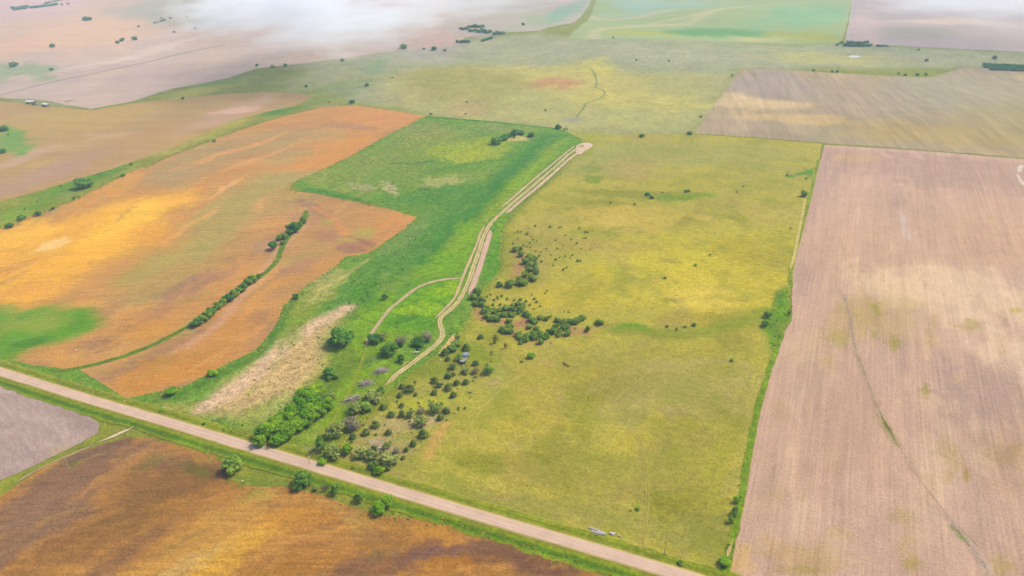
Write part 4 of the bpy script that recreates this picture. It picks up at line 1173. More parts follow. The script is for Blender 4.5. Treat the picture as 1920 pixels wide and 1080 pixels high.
# thicket in the south-west corner of the pasture
TH = 'thicket in the pasture corner by the road'
thick = [
    (652, 856, 21, 24, 'bright', 'bright upright tree left of centre in the roadside thicket'),
    (604, 852, 20, 34, 'mid', 'tall dark stemmed tree at the left end of the roadside thicket'),
    (622, 862, 34, 28, 'olive', 'broad olive tree at the left end of the roadside thicket'),
    (627, 824, 36, 30, 'olive', 'broad olive tree above the left end of the thicket'),
    (661, 813, 30, 36, 'grey', 'tall brown grey half bare tree in the thicket'),
    (662, 825, 14, 14, 'cedar', 'cedar at the foot of the tall half bare tree'),
    (680, 860, 26, 20, 'olive', 'left part of the low pale olive shrubs above the road'),
    (698, 866, 24, 22, 'olive', 'right part of the low pale olive shrubs above the road'),
    (704, 852, 12, 18, 'olive', 'yellow green sapling behind the low pale olive shrubs'),
    (727, 884, 38, 38, 'olive', 'largest rounded olive tree by the road in the thicket'),
    (712, 892, 21, 19, 'bright', 'bright green bush in front of the largest olive tree'),
    (699, 882, 18, 18, 'mid', 'darker bush left of the bright green thicket bush'),
    (787, 802, 26, 24, 'olive', 'grey green round tree right of centre in the thicket'),
    (697, 758, 32, 24, 'olive', 'olive tree at the lower end of the twin track'),
    (687, 774, 24, 20, 'mid', 'darker tree just below the track end olive tree'),
    (668, 780, 28, 20, 'olive', 'olive shrub mass right of the lowest brush pile'),
    (715, 740, 18, 18, 'mid', 'green tree at the very end of the twin track'),
    (817, 777, 26, 18, 'olive', 'olive shrub in the right group of the thicket'),
    (769, 786, 16, 18, 'olive', 'slim grey green shrub in the thicket centre'),
    (726, 842, 15, 12, 'olive', 'small olive shrub above the largest olive tree'),
    (825, 728, 16, 14, 'olive', 'olive shrub in the cedar group right of the track'),
    (849, 695, 16, 15, 'olive', 'grey olive shrub below the derelict truck'),
    (874, 703, 16, 15, 'olive', 'pale olive shrub right of the derelict truck'),
    (916, 705, 19, 21, 'mid', 'leafy green tree at the right end of the upper thicket'),
    (861, 679, 16, 15, 'mid', 'green bush against the left side of the derelict truck'),
    (835, 668, 18, 12, 'cedar', 'lower dark shrub beside the dirt spur'),
    (846, 662, 20, 18, 'draw', 'middle dark shrub beside the dirt spur'),
    (856, 652, 18, 17, 'draw', 'upper dark shrub beside the dirt spur'),
    (860, 641, 14, 15, 'dead', 'grey leafless shrub at the top of the dirt spur'),
    (875, 659, 17, 15, 'cedar', 'round cedar above the derelict truck'),
    (902, 637, 13, 11, 'cedar', 'lone cedar below the eroded draw'),
    (928, 650, 16, 22, 'dead', 'left tall grey dead tree right of the lone cedar'),
    (948, 657, 16, 18, 'dead', 'right leaning grey dead tree right of the lone cedar'),
    (922, 669, 9, 13, 'dead', 'small white dead sapling below the two dead trees'),
    (891, 703, 15, 14, 'grey', 'brown bare shrub next to the leafy green tree'),
    (753, 784, 12, 20, 'dead', 'grey dead shrub among the central thicket cedars'),
    (790, 777, 16, 13, 'grey', 'brown grey shrub right of the central cedars'),
    (744, 853, 14, 16, 'grey', 'dull grey shrub above right of the largest olive tree'),
    (718, 868, 16, 30, 'dead', 'pale dead tree behind the largest olive tree'),
    (832, 776, 14, 12, 'dead', 'grey twiggy dead shrub in the right thicket group'),
]
for a in thick: plant(*a, TH)
ced = [(705, 804, 18, 17, 'left of the bare patch'), (687, 818, 17, 14, 'left and lowest of the open slope'), (734, 784, 15, 15, 'standing left of two central ones'), (754, 785, 12, 16, 'standing amid grey dead twigs'), (754, 765, 12, 11, 'at the top of the central cluster'),
       (826, 790, 17, 17, 'at the foot of the right cluster'), (839, 777, 15, 15, 'grey tinged, right end of the right cluster'), (729, 818, 15, 15, 'on the pale bare patch'), (795, 822, 22, 16, 'dark and wide, lower right of the thicket'), (720, 769, 16, 14, 'between the twin track end and the cluster'),
       (690, 850, 9, 10, 'tiny, above the low olive shrubs'), (762, 849, 10, 11, 'small, right of the dull grey shrub'), (776, 839, 15, 16, 'grey green, farthest right near the road'), (756, 863, 9, 9, 'tiny, right beside the largest olive tree'),
       (755, 730, 12, 12, 'left of the fused pair by the track'), (768, 737, 20, 16, 'right of the fused pair by the track'), (750, 747, 13, 13, 'below the fused pair by the track'), (780, 744, 9, 9, 'tiny, right below the fused pair'), (815, 742, 13, 13, 'lower left of the eight-strong group'),
       (850, 748, 15, 16, 'lowest of the eight-strong group'), (842, 734, 18, 17, 'centre of the eight-strong group'), (816, 720, 16, 12, 'upper left of the eight-strong group'), (856, 724, 14, 13, 'upper right of the eight-strong group'), (874, 722, 14, 11, 'alone at the right of the eight-strong group'),
       (841, 711, 15, 13, 'brownish, above the eight-strong group'), (851, 706, 10, 8, 'tiny, above the eight-strong group'), (892, 687, 13, 12, 'round, up the slope from the truck'), (840, 678, 11, 8, 'tiny dark, below the dirt spur shrubs'), (745, 755, 5, 4, 'smallest, in the grass below the pair')]
for (x, y, w, h, t) in ced:
    plant(x, y, w, h, 'cedar', 'thicket cedar ' + t, 'cedars in the thicket')

# wooded draws in the pasture
def z6(x, y): return 860 + x / 4.5, 420 + y / 4.5
up_draw = [(480, 240, 13), (525, 222, 8), (530, 284, 13), (595, 300, 12), (565, 348, 14), (605, 325, 13), (635, 320, 12), (640, 365, 12), (600, 372, 13), (590, 416, 13), (645, 402, 12), (655, 430, 11), (560, 460, 13), (615, 480, 13), (640, 490, 12), (520, 505, 14), (550, 530, 15), (500, 520, 11), (345, 536, 12), (430, 545, 17)]
for i, (x, y, w) in enumerate(up_draw):
    a, b = z6(x, y)
    lab = 'lone dark tree left of the upper draw trees' if i == 18 else 'large round tree at the lower left of the upper draw' if i == 19 else 'dark green tree, %s from the top of the curved upper draw' % ordinal(1 + sorted(up_draw[:18], key=lambda q: (q[1], q[0])).index(up_draw[i]))
    plant(a, b + 1, w * 1.05, w * 1.15 if i != 19 else 20, 'draw', lab, 'upper draw trees')
low_draw = [(150, 590), (125, 645), (150, 700), (190, 660), (205, 705), (235, 735), (265, 770), (300, 745), (270, 825), (310, 820), (335, 790), (380, 785), (430, 780), (400, 740), (345, 745), (470, 785), (520, 750), (565, 780), (595, 795), (540, 705), (430, 840), (445, 880), (400, 930), (440, 930), (365, 915), (420, 895), (500, 960), (540, 1005), (580, 970), (620, 940), (600, 890), (640, 850), (690, 810), (740, 820), (700, 985), (740, 970), (690, 1020), (800, 935), (850, 945), (840, 835), (885, 850), (930, 840), (985, 850), (1010, 835), (1040, 820), (910, 880), (920, 950), (760, 930), (660, 900), (640, 980), (570, 1000), (520, 980), (170, 610), (240, 800), (495, 700), (455, 740), (610, 830), (680, 950), (820, 890), (880, 900), (960, 850), (330, 830), (215, 760)]
def draw_arm(x, y):
    if x < 340: return 'western arm'
    if x < 470 and y > 825: return 'short southern spur'
    if x < 625 and y < 860: return 'middle band'
    if x < 790 and y > 870: return 'southern lobe'
    return 'eastern arm'
low_draw += [(x + rng.uniform(-26, 26), y + rng.uniform(-24, 16)) for (x, y) in low_draw[:52]]
for i, (x, y) in enumerate(low_draw):
    a, b = z6(x, y)
    s = rng.uniform(10, 14) if i < 63 else rng.uniform(6, 10)
    br = x > 660 and y > 900 and x < 900
    ar = draw_arm(x, y)
    nth = 1 + sorted(q for q in low_draw if draw_arm(*q) == ar).index((x, y))
    plant(a, b + 1, s * 1.05, s * 1.1, 'mid' if br else 'draw', 'draw tree, %s from the left in the %s of the wooded draw' % (ordinal(nth), ar), 'lower draw trees')
plant(1125, 612, 17, 15, 'mid', 'rounded green tree right of the wooded draw', None)
plant(1102, 625, 10, 14, 'mid', 'slim green tree on the bare bank right of the draw', None)
dots = [(580, 95, 7), (460, 172, 5), (600, 165, 4), (550, 185, 4), (630, 135, 4), (615, 110, 3), (575, 195, 4), (605, 205, 4), (740, 212, 3.5), (820, 142, 4), (900, 102, 4), (1000, 170, 6), (1070, 72, 5), (1020, 42, 4.5), (770, 32, 6), (645, 22, 5), (850, 35, 4.5), (868, 30, 4), (1070, 124, 5), (1090, 75, 4), (835, 212, 4), (820, 305, 6), (852, 287, 4), (960, 270, 4.5), (1005, 318, 6), (1028, 318, 4.5), (885, 393, 6), (915, 372, 5), (900, 277, 4), (680, 278, 6), (700, 324, 6), (500, 72, 4.5), (530, 69, 4), (470, 80, 3.5), (955, 132, 3.5), (1110, 215, 3), (1130, 60, 3), (1050, 125, 3), (650, 235, 4), (700, 240, 3.5), (800, 355, 4), (780, 265, 3.5), (880, 185, 3), (1035, 215, 3), (945, 290, 3), (660, 150, 3.5), (500, 130, 3.5), (745, 570, 4), (730, 590, 4), (890, 745, 4), (930, 750, 4), (640, 640, 6), (660, 665, 6), (600, 690, 6), (690, 700, 5), (330, 625, 6), (365, 615, 6), (410, 640, 6), (270, 600, 5), (300, 650, 6), (240, 620, 5), (520, 650, 8), (570, 660, 6), (470, 650, 6), (620, 600, 4), (450, 690, 7), (350, 690, 7), (290, 690, 7), (390, 700, 6)]
def dot_band(q):
    return 'top band' if q[1] < 110 else 'upper band' if q[1] < 215 else 'lower band' if q[1] < 420 else 'strip beside the lower draw'
for (x, y, w) in dots:
    a, b = z6(x, y)
    nth = 1 + sorted(q for q in dots if dot_band(q) == dot_band((x, y))).index((x, y, w))
    plant(a, b + 1, w * .9, w * .9, 'small', ('low scrub, %s from the left right beside the lower draw' % ordinal(nth) if y >= 420 else 'small pasture shrub, %s from the left in the %s above the draw' % (ordinal(nth), dot_band((x, y)))), 'small shrubs dotted above the draw')
for (x, y, w, h, kd, lab) in [(1247, 524, 6, 5, 'small', 'dark shrub alone in the middle of the yellow pasture'), (1301, 613, 9, 8, 'mid', 'rightmost small tree along the pasture swale'), (1285, 616, 6, 6, 'small', 'second shrub from the right along the pasture swale'), (1269, 620, 5, 5, 'small', 'third shrub from the right along the pasture swale'), (1251, 615, 6, 6, 'small', 'leftmost shrub of four along the pasture swale'),
                              (1214, 368, 10, 8, 'far', 'left tree of the small pair in the upper pasture'), (1222, 374, 8, 7, 'far', 'right tree of the small pair in the upper pasture'), (1286, 362, 7, 6, 'far', 'left of two touching shrubs in the upper pasture'), (1291, 361, 6, 5, 'far', 'right of two touching shrubs in the upper pasture'), (1242, 363, 4, 4, 'small', 'tiny shrub between the upper pasture pairs'),
                              (1382, 363, 4, 5, 'small', 'lower of two tiny shrubs at upper right pasture'), (1394, 352, 4, 4, 'small', 'upper of two tiny shrubs at upper right pasture'), (1190, 385, 4, 4, 'small', 'tiny shrub below the small tree pair'), (1145, 383, 4, 5, 'small', 'tiny shrub left below the small tree pair'), (1304, 500, 6, 5, 'bush', 'light green shrub in the yellow pasture'), (1331, 480, 5, 4, 'small', 'brownish shrub right of the light green shrub'),
                              (1372, 679, 7, 7, 'bush', 'small green shrub near the right fence in the lower pasture'), (996, 673, 15, 9, 'bush', 'low green bush just below the wooded draw'), (979, 680, 6, 4, 'bush', 'tiny bush left of the low green bush'), (1438, 597, 15, 13, 'dark', 'upper dark tree at the fence row bulge'), (1435, 614, 14, 12, 'dark', 'lower dark tree at the fence row bulge'), (1479, 593, 6, 8, 'dark', 'little dark tree on the edge of the tilled field'),
                              (1508, 372, 13, 16, 'bush', 'green bush on the upper right fence line'), (1476, 330, 5, 4, 'small', 'dark shrub at the end of the green streak'), (1511, 337, 4, 4, 'small', 'tiny shrub below the green streak'), (1482, 432, 4, 6, 'bush', 'green tuft near the upper right cattle path'), (1196, 957, 9, 6, 'bush', 'bright green tuft in the lower pasture'), (1063, 247, 3, 8, 'dark', 'thin upright tree at the top corner of the green field'), (1058, 247, 3, 6, 'dark', 'thinner upright tree left of the other at the corner')]:
    plant(x, y, w, h, kd, lab)

# trees of the far and middle distance
for (x, y, w, h, lab) in [(931, 274, 18, 17, 'large dark tree left of the grove in the green field'), (946, 264, 16, 9, 'leftmost low tree of the grove in the green field'), (957, 259, 11, 10, 'second tree of the grove in the green field'), (965, 256, 15, 12, 'tallest middle tree of the grove in the green field'), (978, 255, 13, 10, 'fourth tree of the grove in the green field'), (996, 259, 13, 12, 'dark tree right of the grove beside bare ground'), (964, 260, 5, 4, 'tiny shrub under the grove in the green field'), (1047, 244, 12, 10, 'dark round tree at the top corner of the green field'),
                          (660, 196, 11, 8, 'round tree at the top tip of the orange field'), (1203, 259, 10, 8, 'round tree on the pasture top fence'), (1293, 254, 9, 7, 'round tree at the corner of the striped stubble'), (1314, 222, 5, 5, 'small tree partway up the striped stubble edge'), (1373, 144, 4, 4, 'small tree near the upper striped stubble corner'),
                          (402, 267, 6, 4, 'small bush on the dark fence line'), (246, 310, 5, 4, 'tiny tree near the top of the creek strip'), (232, 332, 8, 6, 'small tree right of the big creek tree'), (160, 356, 29, 19, 'big spreading tree in the creek strip'), (139, 374, 6, 5, 'small tree below the big creek tree'), (114, 351, 4, 3, 'tiny tree left of the big creek tree'), (100, 394, 7, 6, 'fourth tree from the left in the creek strip'), (72, 406, 14, 10, 'third tree from the left in the creek strip'), (41, 414, 14, 10, 'second tree from the left in the creek strip'), (19, 429, 15, 11, 'leftmost tree in the creek strip'), (71, 381, 3, 3, 'tiny shrub in the left creek strip'), (47, 394, 3, 3, 'tinier shrub at the left creek strip'),
                          (9, 247, 15, 9, 'tree at the top of the small green pocket far left'), (16, 254, 4, 3, 'tiny shrub inside the small green pocket'), (5, 289, 15, 9, 'tree at the bottom of the small green pocket far left'),
                          (99, 91, 10, 9, 'lone tree in the far left stubble'), (161, 40, 11, 9, 'left tree of the far left stubble pair'), (169, 40, 8, 8, 'right tree of the far left stubble pair'), (221, 84, 7, 8, 'left tree of three on the far stubble fence'), (229, 79, 9, 7, 'middle tree of three on the far stubble fence'), (253, 77, 10, 8, 'right tree of three on the far stubble fence'), (26, 126, 15, 5, 'flat clump at the far left green patch'), (97, 133, 7, 4, 'small shrub at the tip of the far left patch'),
                          (482, 126, 6, 6, 'leftmost of three trees below the low cloud'), (511, 129, 8, 7, 'middle of three trees below the low cloud'), (535, 127, 7, 7, 'rightmost of three trees below the low cloud'), (642, 117, 7, 7, 'lone tree in the drifting cloud'), (574, 165, 5, 6, 'small tree above the far green creek'), (688, 163, 8, 7, 'tree at the right end of the far green creek'), (343, 187, 6, 5, 'small dark tree on the yellow far strip'),
                          (758, 92, 13, 5, 'leftmost bush of the far pink field edge'), (795, 94, 5, 4, 'second bush of the far pink field edge'), (814, 95, 11, 5, 'third wide bush of the far pink field edge'), (834, 97, 6, 5, 'last bush of the far pink field edge'), (736, 147, 4, 3, 'tiny tree in the hazy far rangeland'),
                          (1570, 86, 6, 4, 'small tree left of the far right wood'), (1577, 83, 7, 6, 'taller tree left of the far right wood'), (1525, 134, 5, 4, 'leftmost of three trees on the striped stubble top'), (1560, 137, 6, 5, 'middle of three trees on the striped stubble top'), (1569, 137, 5, 5, 'rightmost of three trees on the striped stubble top'), (1684, 140, 5, 4, 'first of four trees right along the stubble top'), (1697, 143, 6, 5, 'second of four trees right along the stubble top'), (1720, 143, 6, 5, 'third of four trees right along the stubble top'), (1736, 143, 6, 6, 'last of four trees right along the stubble top'), (1737, 116, 7, 5, 'lone tree in the far right pasture'), (1865, 111, 8, 6, 'round tree above the dark plantation'), (1722, 95, 5, 3, 'tiny tree at the mauve field edge'),
                          (981, 49, 6, 6, 'lone tree left of the far green field'), (1150, 73, 4, 4, 'tiny tree at the lower edge of far green field'), (1254, 116, 4, 4, 'tiny tree in the centre far pasture'), (1193, 114, 4, 3, 'tiny shrub left in the centre far pasture'), (1023, 209, 4, 4, 'lone dark shrub below the reddish far patch'), (876, 193, 4, 3, 'upper tiny shrub above the green field'), (873, 216, 4, 3, 'lower tiny shrub above the green field'), (808, 216, 5, 4, 'small tree at the right tip of the orange field'), (617, 194, 4, 3, 'tiny shrub left of the orange field tip'), (260, 52, 5, 4, 'tiny bush in the upper far left stubble'), (327, 62, 5, 4, 'left tiny tree on the second far stubble line'), (367, 56, 6, 5, 'right tiny tree on the second far stubble line'), (1866, 114, 3, 2, 'tiny shrub by the round plantation tree')]:
    plant(x, y, w * 1.05, h * 1.05, 'far', lab, 'trees of the middle and far distance')
def clump(pts, lab, grp, s0=6, s1=9):
    for i, (x, y) in enumerate(sorted(pts)):
        w = rng.uniform(s0, s1)
        plant(x, y, w, w * .75, 'far', '%s from the left, %s' % (ordinal(i + 1), lab), grp)
clump([(25 + i * 4.2 + rng.uniform(-1, 1), 21 - i * .5 + (i % 2) * 2 - 2) for i in range(7)], 'tree in the dense blue clump at the far left hedgerow', 'far left hedgerow clump', 8, 10)
clump([(60 + i * 4.6, 17 - i * .62 + rng.uniform(-.5, .5)) for i in range(11)], 'tree in the far left hedgerow right of the dense clump', 'far left hedgerow', 6, 8)
clump([(117, 11), (128, 10)], 'separate small tree at the right end of the far left hedgerow', 'far left hedgerow end', 4, 5)
clump([(87 + i * 5.5, 8 - i * 1.3) for i in range(7)], 'small tree in the upper thin row at far left', 'far left upper row', 4, 6)
clump([(290 + i * 6, 45 - i * 1.6) for i in range(4)] + [(350, 33), (385, 28), (303, 36), (320, 36)], 'tiny bush along the upper far stubble line', 'far stubble line bushes', 4, 6)
clump([(864 + i * 4.5, 57 + i * .5 + rng.uniform(-2, 2)) for i in range(13)] + [(928 + i * 4, 66 + rng.uniform(-2, 1)) for i in range(5)], 'hazed tree in the far wood right of the low cloud', 'far wood right of the cloud', 7, 10)
clump([(880 + i * 5, 53) for i in range(6)], 'tree behind the far wood right of the low cloud', 'far wood back row', 7, 10)
clump([(858 + i * 4, 81) for i in range(6)] + [(905 + i * 4, 79 - i * 1.3) for i in range(5)], 'hazy tree in the lower strip of the far wood', 'far wood lower strip', 6, 8)
clump([(1583 + i * 4.3, 88 + rng.uniform(-1, 1)) for i in range(12)], 'tree in the front of the dark wood below the mauve field', 'wood below the mauve field', 6, 9)
clump([(1590 + i * 4.5, 83 + rng.uniform(-1, 1)) for i in range(9)], 'tree in the back of the dark wood below the mauve field', 'wood below the mauve field', 6, 9)
clump([(1645 + i * 4.5, 88) for i in range(5)], 'tree in the short row right of the dark wood', 'short row right of the wood', 4, 6)
for j, nm in enumerate(('back', 'middle', 'front')):
    clump([(1846 + i * 3.6, 124 + i * .15 + j * 3.6 + rng.uniform(-.6, .6)) for i in range(22) if not (j == 2 and i < 3)], 'tree in the %s row of the dark plantation' % nm, 'dark plantation', 6, 8)

# ------------------------------------------------------------------ man-made things
def simple_mat(name, c, rough=.7, metal=0.0, var=.15, scale=3.0):
    m, nt, b = new_mat(name)
    nz = N(nt, 'ShaderNodeTexNoise', Scale=scale, Detail=4.0)
    tc = N(nt, 'ShaderNodeTexCoord')
    nt.links.new(tc.outputs['Object'], nz.inputs['Vector'])
    r = N(nt, 'ShaderNodeValToRGB')
    a = np.array(C4(c))
    r.color_ramp.elements[0].color = tuple(a[:3] * (1 - var)) + (1,); r.color_ramp.elements[1].color = tuple(np.minimum(a[:3] * (1 + var), .9)) + (1,)
    nt.links.new(nz.outputs['Fac'], r.inputs[0]); nt.links.new(r.outputs[0], b.inputs['Base Color'])
    b.inputs['Roughness'].default_value = rough; b.inputs['Metallic'].default_value = metal
    return m
M_GREYWOOD = simple_mat('weathered_wood', 'd0c0ba', .9, 0, .3, 2.0)
M_WHITE = simple_mat('white_paint', 'dcd8d4', .6, 0, .08)
M_BLUEW = simple_mat('pale_blue_metal', 'c2cede', .5, 0, .12)
M_BLUE = simple_mat('faded_blue_paint', '8fb6c6', .5, 0, .2, 4)
M_STEEL = simple_mat('grey_steel', 'a8a6a4', .6, 0, .2)
M_RUST = simple_mat('rusty_metal', '6e5648', .8, 0, .3)
M_BLACK = simple_mat('black_rubber', '2c2c2c', .8, 0, .1)
M_GLASS = simple_mat('dark_glass', '3a444a', .15, 0, .05)
M_POLE = simple_mat('pole_wood', 'c9b89c', .9, 0, .15)
M_LOG = simple_mat('dark_dead_wood', '7c5a44', .9, 0, .25)
M_ROOF = simple_mat('white_roof_metal', 'f8f8f8', .45, 0, .04)
M_ROCK = simple_mat('pale_stone', 'e2d8b8', .9, 0, .15)

def empty(name, px, py, rz=0, label='', cat='', group=None, dz=.3):
    x, y = G(px, py)
    e = bpy.data.objects.new(name, None)
    e.location = (x, y, float(H(x, y)) + dz); e.rotation_euler = (0, 0, rz)
    col.objects.link(e); tag(e, label, cat, group)
    return e

def box_part(name, parent, c, s, mat, bev=.03, rot=None):
    bm = bmesh.new()
    bmesh.ops.create_cube(bm, size=1)
    bmesh.ops.scale(bm, vec=s, verts=bm.verts)
    if bev: bmesh.ops.bevel(bm, geom=bm.edges[:], offset=min(bev, min(s) * .3), segments=1, affect='EDGES')
    me = bpy.data.meshes.new(name); bm.to_mesh(me); bm.free()
    me.materials.append(mat)
    o = bpy.data.objects.new(name, me); col.objects.link(o)
    o.location = c
    if rot: o.rotation_euler = rot
    if parent: o.parent = parent
    return o

def tube_part(name, parent, segs, mat, n=6):
    V = []; F = []
    for (a, b, ra, rb) in segs: tube(V, F, a, b, ra, rb, n)
    o = bpy.data.objects.new(name, mesh_only(name, V, F, mat)); col.objects.link(o)
    if parent: o.parent = parent
    return o

# grey brush piles on the green strip
for i, (x, y, L, W, rz, lab) in enumerate([(661, 751, 6.0, 3.0, .9, 'lowest long pile of pale grey cut branches'), (688, 721, 4.8, 3.4, .6, 'middle round pile of grey cut branches'), (716, 697, 5.4, 3.0, .8, 'uppermost pile of grey cut branches with a dark top end')]):
    e = empty('brush_pile', x, y, rz, lab, 'brush pile', 'brush piles on the green strip')
    g = np.random.default_rng(500 + i)
    V = []; F = []
    for _ in range(240):
        p = np.array([g.normal() * L * .30, g.normal() * W * .30, 0.0])
        hh = max(.1, 1.5 * (1 - (p[0] / L * 1.6) ** 2 - (p[1] / W * 1.6) ** 2))
        p[2] = g.uniform(.05, hh)
        d = np.array([g.normal(), g.normal() * .6, g.normal() * .3]); d /= np.linalg.norm(d)
        l = g.uniform(.5, 1.7); r = g.uniform(.02, .07)
        tube(V, F, p - d * l / 2, p + d * l / 2, r, r * .6, 4)
    me = mesh_only('branches', V, F, M_GREYWOOD)
    o = bpy.data.objects.new('branches', me); col.objects.link(o); o.parent = e
    o['kind'] = 'stuff'
    for k in range(12):
        p = np.array([g.uniform(-.4, .4) * L, g.uniform(-.35, .35) * W, g.uniform(.4, 1.3)])
        t = g.normal() * .5
        d = np.array([math.cos(t), math.sin(t), g.normal() * .15])
        l = g.uniform(1.2, 2.6); r = g.uniform(.09, .18)
        tube_part('log', e, [(p - d * l / 2, p + d * l / 2, r, r * .75)], M_GREYWOOD if k % 4 else M_LOG)

# derelict truck in the thicket
t = empty('derelict_truck', 871, 676, R(12), 'derelict pale blue farm truck with grey flat bed in the thicket', 'truck', None, .2)
box_part('bed', t, (0, -1.2, 1.05), (2.1, 3.4, .16), M_STEEL)
for s in (-1, 1):
    box_part('bed_side', t, (s * 1.02, -1.2, 1.42), (.08, 3.4, .5), M_STEEL, .02)
box_part('headboard', t, (0, .46, 1.6), (2.1, .08, 1.0), M_WHITE, .02)
cab = box_part('cab', t, (0, 1.3, 1.45), (1.85, 1.45, 1.35), M_BLUE, .18)
box_part('window', cab, (0, .70, .25), (1.5, .1, .5), M_GLASS, .02)
for s in (-1, 1): box_part('window', cab, (s * .91, .1, .25), (.1, .8, .45), M_GLASS, .02)
box_part('hood', t, (0, 2.6, 1.2), (1.5, 1.2, .75), M_BLUEW, .14)
box_part('bumper', t, (0, 3.28, .7), (1.8, .12, .22), M_STEEL, .03)
box_part('chassis', t, (0, .2, .75), (.9, 5.6, .22), M_RUST, .02)
for s in (-1, 1):
    box_part('fender', t, (s * .86, 2.55, .95), (.36, 1.1, .4), M_BLUE, .12)
    box_part('headlight', t, (s * .55, 3.22, 1.2), (.26, .08, .26), M_WHITE, .03)
    for yy in (2.5, -1.8):
        w = tube_part('wheel', t, [((s * .72, yy, .48), (s * 1.0, yy, .48), .48, .48)], M_BLACK, 12)
        tube_part('rim', w, [((s * .99, yy, .48), (s * 1.02, yy, .48), .26, .24)], M_STEEL, 10)

# white scrap and a dark drum left of the track
e = empty('scrap_pile', 780, 662, .4, 'small heap of white scrap boards left of the track', 'scrap', None)
for k in range(5):
    box_part('board', e, (rng.uniform(-.7, .7), rng.uniform(-.3, .3), .1 + k * .07), (1.3, .35, .05), M_WHITE, .01, (rng.uniform(-.1, .1), rng.uniform(-.1, .1), rng.uniform(-.6, .6)))
e = empty('oil_drum', 783, 658, 0, 'dark drum lying behind the white scrap boards', 'drum', None)
tube_part('drum_body', e, [((-.5, 0, .32), (.5, 0, .32), .32, .32)], M_BLACK, 12)
tube_part('drum_rim', e, [((-.53, 0, .32), (-.48, 0, .32), .345, .345), ((-.02, 0, .32), (.02, 0, .32), .34, .34), ((.48, 0, .32), (.53, 0, .32), .345, .345)], M_RUST, 12)
# white boards by the road
e = empty('board_pile', 1120, 998, 0, 'scattered heap of long white boards near the road', 'board pile', 'white debris by the road')
for k in range(11):
    big = k < 9
    box_part('board', e, (rng.uniform(-1.6, 2.2), rng.uniform(-1.0, .9), .08 + (k % 4) * .07), (rng.uniform(1.4, 2.8), rng.uniform(.12, .28), .06), M_BLUEW if k % 3 == 0 else M_WHITE, .01, (rng.uniform(-.06, .06), rng.uniform(-.05, .05), rng.uniform(-.25, .1)))
e = empty('board_pile', 1148, 1002, 0, 'small white crate boards right of the board heap', 'board pile', 'white debris by the road')
for k in range(4): box_part('board', e, (rng.uniform(-.3, .3), rng.uniform(-.3, .3), .06 + k * .08), (1.1, .4, .06), M_WHITE, .01, (0, rng.uniform(-.1, .1), rng.uniform(-.5, .5)))
e = empty('board_pile', 1162, 1007, 0, 'few cream boards lying rightmost of the debris', 'board pile', 'white debris by the road')
for k in range(3): box_part('board', e, (rng.uniform(-.3, .3), rng.uniform(-.3, .3), .06 + k * .07), (1.3, .22, .05), M_ROCK, .01, (0, 0, rng.uniform(-.3, .3)))
# fallen trunk
e = empty('fallen_trunk', 1061, 686, R(-10), 'dark fallen tree trunk lying in the pasture', 'fallen tree', None)
tube_part('trunk', e, [((-1.6, .9, .25), (0, 0, .28), .26, .22), ((0, 0, .28), (1.9, -.35, .25), .22, .12)], M_LOG, 7)
for a, b in (((0.2, 0, .3), (.9, .6, .7)), ((1.0, -.2, .3), (2.4, .1, .5)), ((-.8, .45, .3), (-1.0, 1.1, .8))):
    tube_part('branch', e, [(a, b, .08, .03)], M_LOG, 5)
# white stone on the bare patch and field stones
for (x, y, s, lab) in [(712, 841, .5, 'white stone on the bare patch in the thicket'), (455, 903, .4, 'white stone in the grass notch south of the road'), (143, 657, .5, 'small pale stone in the orange field'), (826, 676, .5, 'pale stone in the grass right of the track')]:
    e = empty('stone', x, y, rng.uniform(0, 6), lab, 'stone', 'pale loose stones', .25)
    bm = bmesh.new(); bmesh.ops.create_icosphere(bm, subdivisions=2, radius=1)
    for v in bm.verts: v.co *= rng.uniform(.82, 1.12); v.co.z *= .6
    me = bpy.data.meshes.new('stone_body'); bm.to_mesh(me); bm.free(); me.materials.append(M_ROCK)
    o = bpy.data.objects.new('stone_body', me); col.objects.link(o); o.parent = e; o.scale = (s, s * .8, s)
# utility poles
for (x, y, h, lab) in [(128, 877, 4.6, 'pale wooden pole in the brown field south of the road'), (581, 871, 4.6, 'thin wooden pole at the foot of the windrow'), (750, 910, 5.2, 'wooden pole by the road right of the thicket'), (1246, 1040, 5.2, 'wooden pole by the road near the lower right corner')]:
    e = empty('utility_pole', x, y, R(0), lab, 'pole', 'wooden poles along the road', .2)
    tube_part('pole', e, [((0, 0, -.3), (0, 0, h), .13, .09)], M_POLE, 8)
    box_part('crossarm', e, (0, .12, h - .45), (1.1, .09, .11), M_POLE, .01)
    for s in (-1, 0, 1): tube_part('insulator', e, [((s * .45, .12, h - .4), (s * .45, .12, h - .22), .04, .03)], M_STEEL, 6)
# white sheds and tanks far left
for (x, y, L, rz, lab) in [(57, 194, 6.5, R(30), 'left low white shed at the far left field edge'), (87, 199, 8.0, R(-4), 'right long white shed at the far left field edge')]:
    e = empty('shed', x, y, rz, lab, 'shed', 'white sheds at the far field edge')
    box_part('wall', e, (0, 0, 1.1), (L, 3.4, 1.8), M_STEEL, .02)
    V = [(-L / 2 - .3, -2.0, 1.95), (L / 2 + .3, -2.0, 1.95), (L / 2 + .3, 0, 2.7), (-L / 2 - .3, 0, 2.7), (-L / 2 - .3, 2.0, 1.95), (L / 2 + .3, 2.0, 1.95), (-L / 2 - .3, 0, 2.05), (L / 2 + .3, 0, 2.05)]
    o = bpy.data.objects.new('roof', mesh_only('roof', V, [(0, 1, 2, 3), (3, 2, 5, 4), (0, 3, 6), (3, 4, 6), (1, 7, 2), (2, 7, 5)], M_ROOF)); col.objects.link(o); o.parent = e
    box_part('door', e, (L * .2, -1.72, .9), (2.2, .08, 1.8), M_WHITE, .01)
